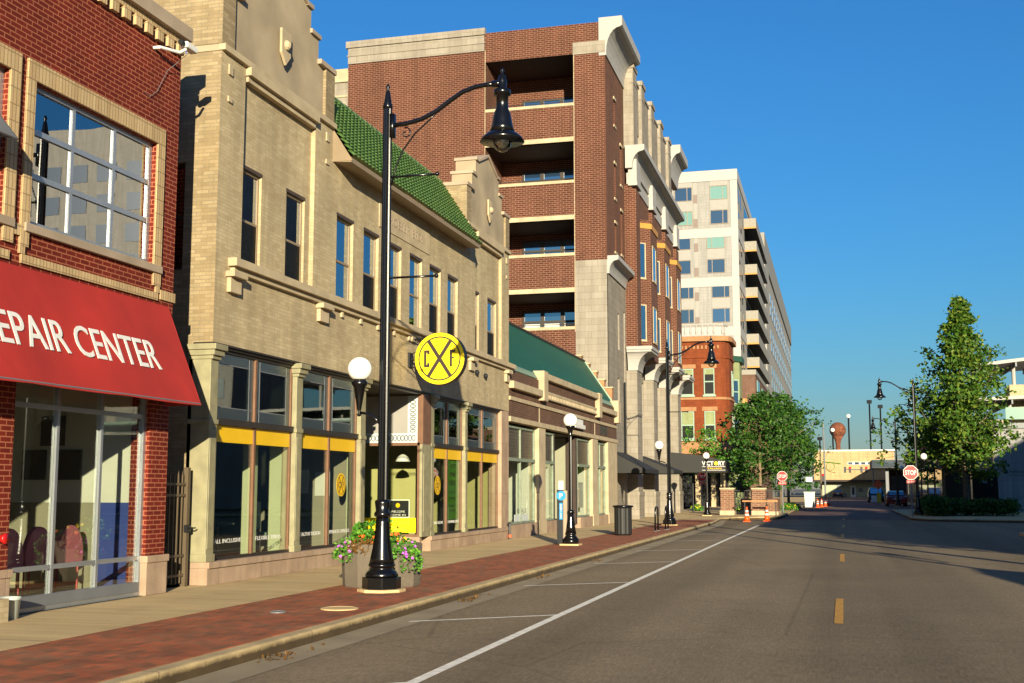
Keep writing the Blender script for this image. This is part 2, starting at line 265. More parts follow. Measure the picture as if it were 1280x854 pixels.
# ------------------------------------------------------------------ mesh builder
OFF = {}
class MB:
    def __init__(s): s.v = []; s.f = []; s.mi = []; s.cur = 0
    def poly(s, pts):
        i = len(s.v); s.v += [tuple(p) for p in pts]; s.f.append(tuple(range(i, i + len(pts)))); s.mi.append(s.cur); return s
    def box(s, a, b):
        x0, x1 = sorted((a[0], b[0])); y0, y1 = sorted((a[1], b[1])); z0, z1 = sorted((a[2], b[2])); i = len(s.v)
        s.v += [(x0,y0,z0),(x1,y0,z0),(x1,y1,z0),(x0,y1,z0),(x0,y0,z1),(x1,y0,z1),(x1,y1,z1),(x0,y1,z1)]
        for q in ((0,3,2,1),(4,5,6,7),(0,1,5,4),(1,2,6,5),(2,3,7,6),(3,0,4,7)): s.f.append(tuple(i + k for k in q)); s.mi.append(s.cur)
        return s
    def prism(s, pts, vec):            # polygon (3-D points) swept along vec
        n = len(pts); i = len(s.v); vec = Vector(vec)
        s.v += [tuple(p) for p in pts] + [tuple(Vector(p) + vec) for p in pts]
        nrm = Vector((0, 0, 0))
        for k in range(n):
            a = Vector(pts[k]); b = Vector(pts[(k + 1) % n]); nrm += a.cross(b)
        A, B = tuple(range(i, i + n)), tuple(range(i + n, i + 2 * n))
        flip = nrm.dot(vec) > 0
        s.f.append(A[::-1] if flip else A); s.f.append(B if flip else B[::-1]); s.mi += [s.cur] * 2
        for k in range(n):
            q = (i + k, i + (k + 1) % n, i + n + (k + 1) % n, i + n + k)
            s.f.append(q if flip else q[::-1]); s.mi.append(s.cur)
        return s
    def tube(s, pts, r, n=8, cap=True):
        pts = [Vector(p) for p in pts]; rs = r if isinstance(r, (list, tuple)) else [r] * len(pts); i = len(s.v)
        up = Vector((0, 0, 1)); prev = None
        for k, p in enumerate(pts):
            d = (pts[min(k + 1, len(pts) - 1)] - pts[max(k - 1, 0)]).normalized()
            if prev is None: a = d.cross(up if abs(d.z) < .95 else Vector((1, 0, 0))).normalized()
            else: a = (prev - d * prev.dot(d)).normalized()
            prev = a; b = d.cross(a)
            for j in range(n):
                t = 2 * math.pi * j / n; s.v.append(tuple(p + (a * math.cos(t) + b * math.sin(t)) * rs[k]))
        for k in range(len(pts) - 1):
            for j in range(n):
                s.f.append((i + k*n + j, i + k*n + (j+1) % n, i + (k+1)*n + (j+1) % n, i + (k+1)*n + j)); s.mi.append(s.cur)
        if cap:
            s.f.append(tuple(i + j for j in range(n))[::-1]); s.f.append(tuple(i + (len(pts)-1)*n + j for j in range(n))); s.mi += [s.cur] * 2
        return s
    def lathe(s, prof, c=(0, 0, 0), n=16, flute=0, rot=0):
        i = len(s.v)
        for r, z in prof:
            for j in range(n):
                t = 2 * math.pi * (j + rot) / n; q = r * (1 - (flute if j % 2 else 0)); s.v.append((c[0] + q * math.cos(t), c[1] + q * math.sin(t), c[2] + z))
        for k in range(len(prof) - 1):
            for j in range(n):
                s.f.append((i + k*n + j, i + k*n + (j+1) % n, i + (k+1)*n + (j+1) % n, i + (k+1)*n + j)); s.mi.append(s.cur)
        s.f.append(tuple(i + j for j in range(n))[::-1]); s.f.append(tuple(i + (len(prof)-1)*n + j for j in range(n))); s.mi += [s.cur] * 2
        return s
    def ball(s, c, r, n=20, m=12, sz=1.):
        return s.lathe([(max(.001, r * math.sin(math.pi * k / m)), -r * sz * math.cos(math.pi * k / m)) for k in range(m + 1)], c, n)
    def pieces(s):
        par = list(range(len(s.v)))
        def find(a):
            while par[a] != a: par[a] = par[par[a]]; a = par[a]
            return a
        for f in s.f:
            r0 = find(f[0])
            for q in f[1:]: par[find(q)] = r0
        grp = {}
        for i, f in enumerate(s.f): grp.setdefault(find(f[0]), []).append(i)
        isl = list(grp.values())
        if not 1 < len(isl) <= 160: return None
        bb = []
        for fs in isl:
            vs = [s.v[k] for i in fs for k in s.f[i]]; bb.append(([min(v[a] for v in vs) for a in range(3)], [max(v[a] for v in vs) for a in range(3)]))
        sz = [max(h[a] - l[a] for a in range(3)) for l, h in bb]; p2 = list(range(len(isl)))
        def f2(a):
            while p2[a] != a: a = p2[a]
            return a
        for i in range(len(isl)):
            for j in range(i):
                gap = math.sqrt(sum(max(0, bb[i][0][a] - bb[j][1][a], bb[j][0][a] - bb[i][1][a]) ** 2 for a in range(3)))
                if gap <= max(.02, .5 * max(sz[i], sz[j])): p2[f2(i)] = f2(j)
        out = {}
        for i in range(len(isl)): out.setdefault(f2(i), []).extend(isl[i])
        return list(out.values()) if 1 < len(out) <= 40 else None
    def build(s, name, mats, parent=None, smooth=False, bevel=0):
        if parent and not any(k in name for k in ('lettering', 'crown', 'limbs', 'leaves', 'flowers', 'foliage', 'stems', 'cable')):
            pc = s.pieces()
            if pc:
                first = None
                for fs in pc:
                    m2 = MB(); idx = {}
                    for i in sorted(fs):
                        q = []
                        for k in s.f[i]:
                            if k not in idx: idx[k] = len(m2.v); m2.v.append(s.v[k])
                            q.append(idx[k])
                        m2.f.append(tuple(q)); m2.mi.append(s.mi[i])
                    o = m2.build1(name, mats, parent, smooth, bevel); first = first or o
                return first
        return s.build1(name, mats, parent, smooth, bevel)
    def build1(s, name, mats, parent=None, smooth=False, bevel=0):
        me = bpy.data.meshes.new(name); off = OFF.get(parent.as_pointer(), Vector((0, 0, 0))) if parent else Vector((0, 0, 0))
        me.from_pydata([tuple(Vector(p) - off) for p in s.v], [], s.f)
        for m in (mats if isinstance(mats, (list, tuple)) else [mats]): me.materials.append(M[m] if isinstance(m, str) else m)
        uv = me.uv_layers.new(name='UVMap'); Z = Vector((0, 0, 1))
        for p in me.polygons:
            p.material_index = s.mi[p.index]; p.use_smooth = smooth; n = p.normal
            if abs(n.z) > .8: ua, va = Vector((0, 1, 0)), Vector((1, 0, 0))
            else: ua = Z.cross(n).normalized(); va = n.cross(ua)
            for li in p.loop_indices:
                q = Vector(s.v[me.loops[li].vertex_index]); uv.data[li].uv = (q.dot(ua), q.dot(va))
        me.update()
        o = bpy.data.objects.new(name, me); COL.objects.link(o)
        if parent: o.parent = parent
        OFF[o.as_pointer()] = off.copy(); KEEP.append(o)
        if bevel:
            b = o.modifiers.new('bevel', 'BEVEL'); b.width = bevel; b.segments = 2; b.limit_method = 'ANGLE'; b.angle_limit = R(40)
        return o
KEEP = []
def thing(name, label, cat, loc=(0, 0, 0), group=None):
    o = bpy.data.objects.new(name, None); COL.objects.link(o); o.location = loc; o.empty_display_size = .3
    o['label'] = label; o['category'] = cat
    if group: o['group'] = group
    OFF[o.as_pointer()] = Vector(loc); KEEP.append(o); return o
def tag(o, label, cat, group=None):
    o['label'] = label; o['category'] = cat
    if group: o['group'] = group
    return o
def struct(o): o['kind'] = 'structure'; return o
def copy_thing(root, loc, label, rotz=0, skip=()):
    r = root.copy(); COL.objects.link(r); r.location = loc; r.rotation_euler = (0, 0, rotz); r['label'] = label
    for ch in list(root.children):
        if ch.name.split('.')[0] in skip: continue
        c = ch.copy(); COL.objects.link(c); c.parent = r
        for gch in list(ch.children):
            d = gch.copy(); COL.objects.link(d); d.parent = c
    KEEP.append(r); return r
# facade-space: face 'x' looks to +X (u = Y, depth into -X); face 'y' looks to -Y (u = X, depth into +Y); face 'w' looks to -X
def P3(face, pl, u, z, d=0):
    return (pl - d, u, z) if face == 'x' else ((u, pl + d, z) if face == 'y' else (pl + d, u, z))
def fbox(mb, face, pl, u0, u1, z0, z1, d0, d1): return mb.box(P3(face, pl, u0, z0, d0), P3(face, pl, u1, z1, d1))
def wall(mb, face, pl, u0, u1, z0, z1, holes=(), reveal=.2):
    us = sorted({u0, u1} | {min(max(h[k], u0), u1) for h in holes for k in (0, 1)}); zs = sorted({z0, z1} | {min(max(h[k], z0), z1) for h in holes for k in (2, 3)})
    def q(a, b, c, d):
        mb.poly([a, b, c, d] if face in 'xy' else [d, c, b, a])
    for i in range(len(us) - 1):
        for j in range(len(zs) - 1):
            cu, cz = (us[i] + us[i+1]) / 2, (zs[j] + zs[j+1]) / 2
            if any(h[0] < cu < h[1] and h[2] < cz < h[3] for h in holes): continue
            q(P3(face, pl, us[i], zs[j]), P3(face, pl, us[i+1], zs[j]), P3(face, pl, us[i+1], zs[j+1]), P3(face, pl, us[i], zs[j+1]))
    for h in holes:
        a, b, c, d = h[:4]; r = h[4] if len(h) > 4 else reveal
        F = lambda u, z, dd: P3(face, pl, u, z, dd)
        q(F(a, c, 0), F(a, d, 0), F(a, d, r), F(a, c, r)); q(F(b, d, 0), F(b, c, 0), F(b, c, r), F(b, d, r))
        q(F(a, d, 0), F(b, d, 0), F(b, d, r), F(a, d, r)); q(F(b, c, 0), F(a, c, 0), F(a, c, r), F(b, c, r))
    return mb
def frame(mb, face, pl, u0, u1, z0, z1, d0, d1, t):
    fbox(mb, face, pl, u0, u1, z0, z0 + t, d0, d1); fbox(mb, face, pl, u0, u1, z1 - t, z1, d0, d1)
    fbox(mb, face, pl, u0, u0 + t, z0 + t, z1 - t, d0, d1); fbox(mb, face, pl, u1 - t, u1, z0 + t, z1 - t, d0, d1); return mb
def pane(face, pl, u0, u1, z0, z1, d, mat, parent, name='pane'):
    mb = MB(); fbox(mb, face, pl, u0, u1, z0, z1, d, d + .008); return mb.build(name, mat, parent)
def sash(parent, face, pl, u0, u1, z0, z1, d=.14, t=.05, fm='win_frame', gm='glass_up', rail=None, lite=0, curtain=None, back=.6, screen=False):
    mb = MB(); frame(mb, face, pl, u0, u1, z0, z1, d, d + .07, t)
    zr = (z0 + z1) / 2 if rail is None else rail
    if zr: fbox(mb, face, pl, u0 + t, u1 - t, zr - t * .5, zr + t * .5, d + .005, d + .065)
    for k in range(lite):
        uu = u0 + (u1 - u0) * (k + 1) / (lite + 1); fbox(mb, face, pl, uu - t / 2, uu + t / 2, z0 + t, z1 - t, d + .006, d + .064)
    o = mb.build('window', fm, parent); pane(face, pl, u0 + t * .5, u1 - t * .5, z0 + t * .5, z1 - t * .5, d + .03, gm, o)
    if back:
        b = MB(); F = lambda u, z, dd: P3(face, pl, u, z, dd)
        q0, q1 = d + .075, d + .075 + back; b.poly([F(u0 - .2, z0 - .2, q1), F(u1 + .2, z0 - .2, q1), F(u1 + .2, z1 + .2, q1), F(u0 - .2, z1 + .2, q1)])
        b.poly([F(u1 + .2, z0 - .2, q0), F(u1 + .2, z0 - .2, q1), F(u1 + .2, z1 + .2, q1), F(u1 + .2, z1 + .2, q0)]); b.poly([F(u0 - .2, z0 - .2, q0), F(u0 - .2, z0 - .2, q1), F(u0 - .2, z1 + .2, q1), F(u0 - .2, z1 + .2, q0)])
        b.poly([F(u0 - .2, z1 + .2, q0), F(u1 + .2, z1 + .2, q0), F(u1 + .2, z1 + .2, q1), F(u0 - .2, z1 + .2, q1)])
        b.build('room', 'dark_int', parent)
    if screen: c = MB(); fbox(c, face, pl, u0 + t, u1 - t, z0 + t, zr - t * .5, d + .012, d + .016); c.build('insect_screen', 'screen', o)
    if curtain:
        c = MB(); a0, a1, zc0, zc1 = curtain; k = 14
        for i in range(k):
            ua, ub = a0 + (a1 - a0) * i / k, a0 + (a1 - a0) * (i + 1) / k; da, db = d + .14 + .03 * (i % 2), d + .14 + .03 * ((i + 1) % 2)
            c.poly([P3(face, pl, ua, zc0, da), P3(face, pl, ub, zc0, db), P3(face, pl, ub, zc1, db), P3(face, pl, ua, zc1, da)])
        c.build('curtain', 'curtain', o)
    return o
def text(name, s, mat, origin, right, up, height, width=None, parent=None, thick=.004, bold=0, align='CENTER', shear=0):
    cu = bpy.data.curves.new('t', 'FONT'); cu.body = s; cu.size = 1; cu.extrude = 0; cu.offset = bold; cu.shear = shear; cu.resolution_u = 4
    to = bpy.data.objects.new('t', cu); COL.objects.link(to); bpy.context.view_layer.update()
    me = bpy.data.meshes.new_from_object(to.evaluated_get(bpy.context.evaluated_depsgraph_get())); bpy.data.objects.remove(to)
    xs = [v.co.x for v in me.vertices]; ys = [v.co.y for v in me.vertices]
    x0, x1, y0, y1 = min(xs), max(xs), min(ys), max(ys); ky = height / (y1 - y0); kx = width / (x1 - x0) if width else ky
    right = Vector(right).normalized(); up = Vector(up).normalized(); nrm = right.cross(up); origin = Vector(origin)
    mb = MB(); n0 = len(me.vertices)
    def pos(v, lift):
        a = (v.co.x - (x0 + x1) / 2 if align == 'CENTER' else v.co.x - x0) * kx; b = (v.co.y - (y0 + y1) / 2) * ky
        return tuple(origin + right * a + up * b + nrm * lift)
    mb.v = [pos(v, thick) for v in me.vertices] + [pos(v, 0) for v in me.vertices]
    ec = {}
    for p in me.polygons:
        vs = tuple(p.vertices); vs = vs if p.normal.z > 0 else vs[::-1]; mb.f.append(vs); mb.mi.append(0)
        for k in range(len(vs)): ec[(vs[k], vs[(k+1) % len(vs)])] = 1
    for (a, b) in list(ec):
        if (b, a) not in ec: mb.f.append((b, a, a + n0, b + n0)); mb.mi.append(0)
    bpy.data.meshes.remove(me)
    return mb.build(name, mat, parent)

# ================================================================== SETTING: ground, road, walks
def sheet(name, pts, z, mat):
    mb = MB(); mb.poly([(x, y, z) for x, y in pts]); return struct(mb.build(name, mat))
def slab(name, pts, z0, z1, mat, bevel=0):
    mb = MB(); mb.prism([(x, y, z0) for x, y in pts], (0, 0, z1 - z0)); return struct(mb.build(name, mat, bevel=bevel))
sheet('ground', [(-2500, -2500), (2500, -2500), (2500, 3500), (-2500, 3500)], -.06, 'ground')
sheet('road', [(-5.05, -70), (6.2, -70), (6.2, 46), (90, 46), (90, 64), (8.6, 63.2), (3.7, 67), (-3.2, 67), (-5.6, 64), (-5.05, 56)], 0, 'asphalt')
sheet('brick_street', [(-3.0, 67), (3.8, 67), (3.9, 92), (6.8, 96), (6.8, 226), (60, 226), (60, 238), (-60, 238), (-60, 226), (-2.8, 226)], .002, 'paver_road')
sheet('gutter', [(-5.5, -70), (-5.05, -70), (-5.05, 56), (-5.6, 64), (-5.9, 64), (-5.5, 56)], .003, 'gutter')
# near-left walk: concrete strip along the facades, brick pavers to the kerb
slab('concrete_sidewalk', [(-9.9, -70), (-7.72, -70), (-7.6, 23), (-7.45, 60), (-9.9, 60)], -.02, .14, 'concrete')
slab('brick_sidewalk', [(-7.72, -70), (-5.68, -70), (-5.68, 60), (-7.45, 60), (-7.6, 23)], -.02, .139, 'paver')
slab('kerb', [(-5.68, -70), (-5.5, -70), (-5.5, 56), (-5.85, 63.6), (-6.05, 63.4), (-5.68, 56)], -.02, .135, 'kerb', .02)
slab('corner_sidewalk', [(-11, 60), (-5.68, 60), (-6.05, 63.4), (-5.2, 66.2), (-3.7, 67.4), (-3.1, 72), (-2.95, 226), (-11, 226)], -.02, .134, 'concrete')
slab('corner_kerb', [(-5.85, 63.6), (-5.1, 66), (-3.6, 67.2), (-2.95, 72), (-2.8, 226), (-2.95, 226), (-3.1, 72), (-3.7, 67.4), (-5.2, 66.2), (-6.05, 63.4)], -.02, .145, 'kerb', .02)
slab('street_corner_sidewalk', [(3.95, 67.2), (4.6, 65.1), (8.9, 63.4), (80, 64.4), (80, 67), (14, 67), (14, 226), (6.9, 226), (6.9, 96), (4.05, 92)], -.02, .13, 'concrete')
slab('street_corner_kerb', [(3.8, 67.2), (4.5, 64.9), (8.85, 63.2), (80, 64.2), (80, 64.4), (8.9, 63.4), (4.6, 65.1), (3.95, 67.2), (4.05, 92), (6.9, 96), (6.9, 226), (6.75, 226), (6.75, 96.1), (3.9, 92.1)], -.02, .14, 'kerb', .02)
slab('opposite_sidewalk', [(6.2, -70), (9.5, -70), (9.5, 43), (60, 43), (60, 46), (6.2, 46)], -.02, .13, 'concrete')
for i, (y0, y1) in enumerate([(-9, -5.6), (3, 6.4), (15.6, 19.1), (28.7, 32.0), (42.2, 46.2), (54, 57.5), (67.2, 70)]):
    x = [0, 0, -.02, .08, .16, .26, .35][i]
    sheet('yellow_dash', [(x - .055, y0), (x + .055, y0), (x + .075, y1), (x - .035, y1)], .005, 'paint_yellow')
sheet('parking_line', [(-3.61, -20), (-3.5, -20), (-3.5, 16), (-3.46, 35), (-3.38, 56), (-3.49, 56), (-3.57, 35), (-3.61, 16)], .005, 'paint_white')
for y in (8.7, 14.45, 20.2, 26.45, 32.2, 38.4, 44.4):
    sheet('stall_line', [(-5.2, y - .045), (-5.2, y + .045), (-3.61, y + 1.28), (-3.61, y + 1.18)], .005, 'paint_white')
def cover(x, y, r, mat, label):
    mb = MB(); mb.lathe([(r, .0), (r, .012), (r * .86, .016), (r * .84, .012), (r * .3, .014), (.01, .014)], (x, y, .139), 24)
    return tag(mb.build('utility_cover', mat), label, 'utility cover')
cover(-6.12, 14.4, .24, 'concrete', 'pale round utility cover in the brick sidewalk left of the planter')
cover(-6.68, 13.8, .1, 'grey_metal', 'small grey round valve cap in the brick sidewalk near the kerb')

# ================================================================== RED BRICK REPAIR SHOP
XR = -9.55
shop = thing('brick_shop', 'red brick shop with buff brick window surrounds and silver storefront frames at left edge', 'shop building', (XR, 12, .14))
mb = MB()
H1 = (12.5, 15.32, 4.9, 6.72); H0 = (8.2, 12.02, 4.9, 6.72)
wall(mb, 'x', XR, 4, 15.92, .14, 8.42, [(12.44, 15.42, .14, 3.16, .3), (4.5, 11.9, .14, 3.16, .3), H1, H0], .16)
mb.poly([(XR, 15.92, .14), (XR - 14, 15.92, .14), (XR - 14, 15.92, 8.42), (XR, 15.92, 8.42)])
mb.poly([(XR - 14, 4, .14), (XR, 4, .14), (XR, 4, 8.42), (XR - 14, 4, 8.42)]); mb.poly([(XR - 14, 4, 8.42), (XR, 4, 8.42), (XR, 15.92, 8.42), (XR - 14, 15.92, 8.42)])
mb.build('brick_wall', 'red_brick', shop)
mb = MB(); mb.box((XR - .25, 4, 8.52), (XR + .13, 16.03, 8.74)); mb.build('coping', 'grey_stone', shop, bevel=.01)
mb = MB(); fbox(mb, 'x', XR, 4, 15.95, 8.425, 8.52, -.05, .2)
for k in range(40):
    y = 15.8 - k * .29
    if y > 4.2: fbox(mb, 'x', XR, y - .08, y + .08, 8.26, 8.42, -.07, 0)
mb.build('dentil_course', 'buff_brick', shop)
mb = MB()
for (a, b) in ((12.5, 15.32), (8.2, 12.02)):
    fbox(mb, 'x', XR, a - .16, b + .19, 6.722, 6.97, -.035, 0); fbox(mb, 'x', XR, a - .16, a - .002, 4.6, 6.72, -.035, 0); fbox(mb, 'x', XR, b + .002, b + .19, 4.6, 6.72, -.035, 0)
    fbox(mb, 'x', XR, a - .12, b + .14, 4.39, 4.5, -.03, 0); 
fbox(mb, 'x', XR, 15.53, 15.94, 4.42, 4.56, -.03, 0); fbox(mb, 'x', XR, 12.08, 12.33, 4.72, 4.86, -.03, 0)
fbox(mb, 'x', XR, 12.34, 12.44, 4.505, 4.6, -.03, 0); fbox(mb, 'x', XR, 15.4, 15.5, 4.505, 4.6, -.03, 0)
mb.build('brick_trim', 'buff_brick', shop)
mb = MB(); fbox(mb, 'x', XR, 12.4, 15.52, 4.79, 4.9, -.06, .1); fbox(mb, 'x', XR, 8.1, 12.2, 4.79, 4.9, -.06, .1); mb.build('window_sill', 'grey_stone', shop, bevel=.008)
mb = MB(); fbox(mb, 'x', XR, 15.4, 15.95, .14, .7, -.04, .1); fbox(mb, 'x', XR, 11.9, 12.46, .14, .7, -.04, .1); fbox(mb, 'x', XR, 15.38, 15.97, .6, .7, -.06, .1); fbox(mb, 'x', XR, 11.88, 12.48, .6, .7, -.06, .1)
mb.build('pier_base', 'pink_stone', shop, bevel=.008)
def bigwin(a, b):
    mb = MB(); frame(mb, 'x', XR, a, b, 4.9, 6.72, .07, .15, .07)
    for k in (1, 2):
        u = a + (b - a) * k / 3; fbox(mb, 'x', XR, u - .03, u + .03, 4.97, 6.65, .075, .13)
    for z in (5.55, 6.12): fbox(mb, 'x', XR, a + .07, b - .07, z - .035, z + .035, .072, .133)
    o = mb.build('window', 'silver', shop); pane('x', XR, a + .03, b - .03, 4.93, 6.69, .1, 'glass_red', o)
    m2 = MB(); fbox(m2, 'x', XR, a - .2, b + .2, 4.6, 7, 1.6, 1.65); fbox(m2, 'x', XR, a - .2, b + .2, 4.7, 4.75, .2, 1.6); m2.build('room', 'int_wall', shop)
    m3 = MB()
    for z in (): pass
    fbox(m3, 'x', XR, b - .75, b - .1, 4.95, 6.6, .3, .32); m3.build('blind', 'blind', o)
bigwin(12.5, 15.32); bigwin(8.2, 12.02)
# storefront
mb = MB()
A, B, z0, z1 = 12.44, 15.42, .14, 3.16
frame(mb, 'x', XR, A, B, z0, z1, .06, .13, .06); fbox(mb, 'x', XR, A + .06, B - .06, .2, .34, .07, .12)
for u in (13.4, 14.36): fbox(mb, 'x', XR, u - .026, u + .026, .34, 3.09, .07, .125)
for z in (.67, 2.68): fbox(mb, 'x', XR, A + .07, B - .07, z - .03, z + .03, .072, .123)
sf = mb.build('storefront_frame', 'silver', shop)
mb = MB(); fbox(mb, 'x', XR, A + .065, B - .065, .2, .335, .05, .069); mb.build('kick_panel', 'grey_metal', sf)
for a, b in ((A, 13.4), (13.4, 14.36), (14.36, B)):
    pane('x', XR, a + .03, b - .03, .34, 3.1, .1, 'glass_shop', sf)
mb = MB(); frame(mb, 'x', XR, 4.5, 11.9, .14, 3.16, .05, .16, .07)
for u in (6, 7.5, 9, 10.5): fbox(mb, 'x', XR, u - .035, u + .035, .21, 3.09, .045, .165)
o = mb.build('storefront_frame', 'silver', shop); pane('x', XR, 4.53, 11.87, .2, 3.12, .1, 'glass_shop', o)
# room behind the glass
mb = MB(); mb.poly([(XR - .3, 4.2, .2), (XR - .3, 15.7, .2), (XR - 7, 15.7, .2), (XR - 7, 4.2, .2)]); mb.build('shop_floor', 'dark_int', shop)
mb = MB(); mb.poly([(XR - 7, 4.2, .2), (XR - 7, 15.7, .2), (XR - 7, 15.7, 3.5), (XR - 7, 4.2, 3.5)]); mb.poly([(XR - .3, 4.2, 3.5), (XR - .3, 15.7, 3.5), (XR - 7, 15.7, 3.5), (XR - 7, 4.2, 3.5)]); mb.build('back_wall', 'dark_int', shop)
mb = MB(); mb.box((XR - 7, 15.5, 1.45), (XR - .2, 15.6, 3.4)); mb.box((XR - 3.4, 14.6, 1.4), (XR - 2.6, 15.5, 3.4)); mb.build('inner_wall', 'int_white', shop)
mb = MB(); mb.box((XR - .85, 15.49, .2), (XR - .2, 15.61, 1.449)); mb.build('wainscot', 'int_blue', shop); mb = MB(); mb.box((XR - 7, 15.49, .2), (XR - .852, 15.61, 1.449)); mb.build('inner_wall', 'mid_int', shop)
mb = MB()
for x, z in ((-10.9, 2.0), (-11.5, 2.0), (-11.2, 2.5)): mb.box((x - .2, 15.46, z - .22), (x + .2, 15.495, z + .22))
mb.build('wall_poster', ['dark_int'], shop)
def lobby_chair(x, y, lab):
    t = thing('lobby_chair', lab, 'chair', (x, y, .2), 'pink chairs inside the repair shop')
    mb = MB()
    n = 12
    pts = [(x - .29 * math.cos(math.pi * k / n) , y, .85 + .3 * math.sin(math.pi * k / n)) for k in range(n + 1)]
    pts = [(x, y - .29 * math.cos(math.pi * k / n), .72 + .42 * math.sin(math.pi * k / n)) for k in range(n + 1)] + [(x, y + .27, .62), (x, y - .27, .62)]
    mb.prism([(p[0] - .06, p[1], p[2]) for p in pts], (.07, 0, 0)); mb.build('backrest', 'pink', t)
    mb = MB(); mb.box((x - .52, y - .27, .56), (x - .06, y + .27, .64)); mb.build('seat', 'pink', t, bevel=.02)
    for dx in (-.48, -.04):
        for dy in (-.24, .24):
            mb = MB(); mb.tube([(x + dx, y + dy, .2), (x + dx, y + dy, .62)], .014, 6); mb.build('leg', 'red', t)
    return t
lobby_chair(-10.35, 12.75, 'pink round backed lobby chair behind the shop glass, leftmost of the row')
lobby_chair(-10.35, 13.5, 'pink round backed lobby chair behind the left silver mullion of the red shop')
lobby_chair(-10.45, 14.25, 'pink round backed lobby chair in the middle pane, left of another')
lobby_chair(-10.45, 14.95, 'pink round backed lobby chair nearest the blue wall in the shop')
t = thing('service_counter', 'tan wooden service counter with dark screens inside the red brick repair shop', 'counter', (-12.2, 14, .2))
mb = MB(); mb.box((-12.6, 12.6, .2), (-12.0, 15.2, 1.2)); mb.build('counter_body', 'tanwood', t); mb = MB(); mb.box((-12.65, 12.55, 1.2), (-11.95, 15.25, 1.26)); mb.build('counter_top', 'tanwood', t)
mb = MB(); mb.box((-12.3, 13.1, 1.27), (-12.25, 13.8, 1.8)); mb.build('screen', 'plastic_dk', t); mb = MB(); mb.box((-12.3, 14.2, 1.27), (-12.0, 14.7, 1.95)); mb.build('equipment_case', 'plastic_dk', t)
# awning
aw = thing('awning', 'red sloped canvas awning lettered REPAIR CENTER on the red brick shop', 'awning', (XR, 12, 2.88))
xo, zo, zt = -8.93, 2.86, 4.34
mb = MB(); ribs = [6, 8, 9.95, 11.9, 13.85, 15.77]; cols = []
for a, b in zip(ribs, ribs[1:]):
    for k in range(10): cols.append((a + (b - a) * k / 10, math.sin(math.pi * k / 10)))
cols.append((15.77, 0)); nk = 8; base_i = len(mb.v); rj = random.Random(9)
for y, sg_ in cols:
    for k in range(nk + 1):
        f = k / nk; sag = .012 * sg_ * math.sin(math.pi * f) + (.004 * rj.random() if 0 < k < nk else 0)
        mb.v.append((XR + .02 + (xo - XR - .02) * f - sag * .9, y, zt + (zo - zt) * f - sag * .4 - (.012 * sg_ if k == nk else 0)))
for c_ in range(len(cols) - 1):
    for k in range(nk): q = base_i + c_ * (nk + 1) + k; mb.f.append((q, q + 1, q + nk + 2, q + nk + 1)); mb.mi.append(0)
mb.poly([(XR + .02, 15.77, zt), (xo, 15.77, zo), (XR + .02, 15.77, zo)]); mb.poly([(xo, 6, zo), (XR + .02, 6, zt), (XR + .02, 6, zo)])
o = mb.build('canvas', 'awning_red', aw); sm = o.modifiers.new('solid', 'SOLIDIFY'); sm.thickness = .012; sm.offset = -1
mb = MB(); mb.tube([(xo - .015, 6.05, zo + .02), (xo - .015, 15.75, zo + .02)], .012, 6)
for y in (6.1, 8, 9.9, 11.8, 13.8, 15.72): mb.tube([(xo - .06, y, zo + .02), (XR + .03, y, zt - .12)], .012, 6)
mb.build('awning_frame', 'grey_metal', aw)
sl = Vector((xo - XR - .02, 0, zo - zt)); slu = -sl.normalized(); nr = Vector((0, 1, 0)).cross(slu)
def awp(y, k, lift=-.001): return Vector((XR + .02, y, zt)) + sl * k + nr * lift
text('lettering', 'REPAIR CENTER', 'white', awp(13.13, .56), (0, 1, 0), slu, .44, 3.7, aw, .008, .004)
# left upper shade over the next window
t = thing('window_hood', 'small grey metal window hood beside the upper left window of the red shop', 'window hood', (XR, 11, 5.8))
mb = MB(); mb.poly([(XR + .01, 8.1, 6.2), (XR + .42, 8.1, 5.72), (XR + .42, 11.72, 5.72), (XR + .01, 11.72, 6.2)]); mb.poly([(XR + .01, 11.72, 6.2), (XR + .42, 11.72, 5.72), (XR + .01, 11.72, 5.8)]); mb.poly([(XR + .5, 8.1, 5.62), (XR + .01, 8.1, 6.3), (XR + .01, 8.1, 5.72)])
o = mb.build('hood_sheet', 'grey_metal', t); sm = o.modifiers.new('solid', 'SOLIDIFY'); sm.thickness = .02
# camera, hose valve, bucket
t = thing('security_camera', 'white security camera on a bracket at the red shop parapet corner', 'security camera', (XR, 15.6, 8.2))
mb = MB(); mb.tube([(XR, 15.15, 8.13), (XR + .1, 15.15, 8.13), (XR + .22, 15.5, 8.16), (XR + .25, 15.62, 8.25)], .025, 8); mb.build('bracket', 'white', t)
mb = MB(); mb.box((XR + .16, 15.6, 8.28), (XR + .29, 15.92, 8.38)); mb.build('housing', 'white', t, bevel=.02)
mb = MB(); mb.tube([(XR + .23, 15.5, 8.33), (XR + .23, 15.56, 8.33)], .045, 10); mb.build('lens', 'plastic_dk', t)
mb = MB(); mb.tube([(XR + .2, 15.75, 8.22), (XR + .03, 15.5, 7.9), (XR + .02, 15.25, 7.5), (XR + .02, 15.05, 7.35), (XR + .02, 14.9, 7.38)], .004, 5); mb.build('cable', 'grey_metal', t)
t = thing('hose_valve', 'red capped fire hose valve on the red brick pier', 'fire valve', (XR, 12.3, 1))
mb = MB(); mb.lathe([(.06, 0), (.065, .02), (.045, .05), (.035, .13)], (0, 0, 0), 14); mb.v = [(XR + .18 - z, 12.17 + x, 1.07 + y) for x, y, z in mb.v]; mb.build('valve_cap', 'red', t, True)
mb = MB(); mb.tube([(XR, 12.17, 1.07), (XR + .08, 12.17, 1.07)], .035, 12); mb.build('valve_body', 'patina', t, True)
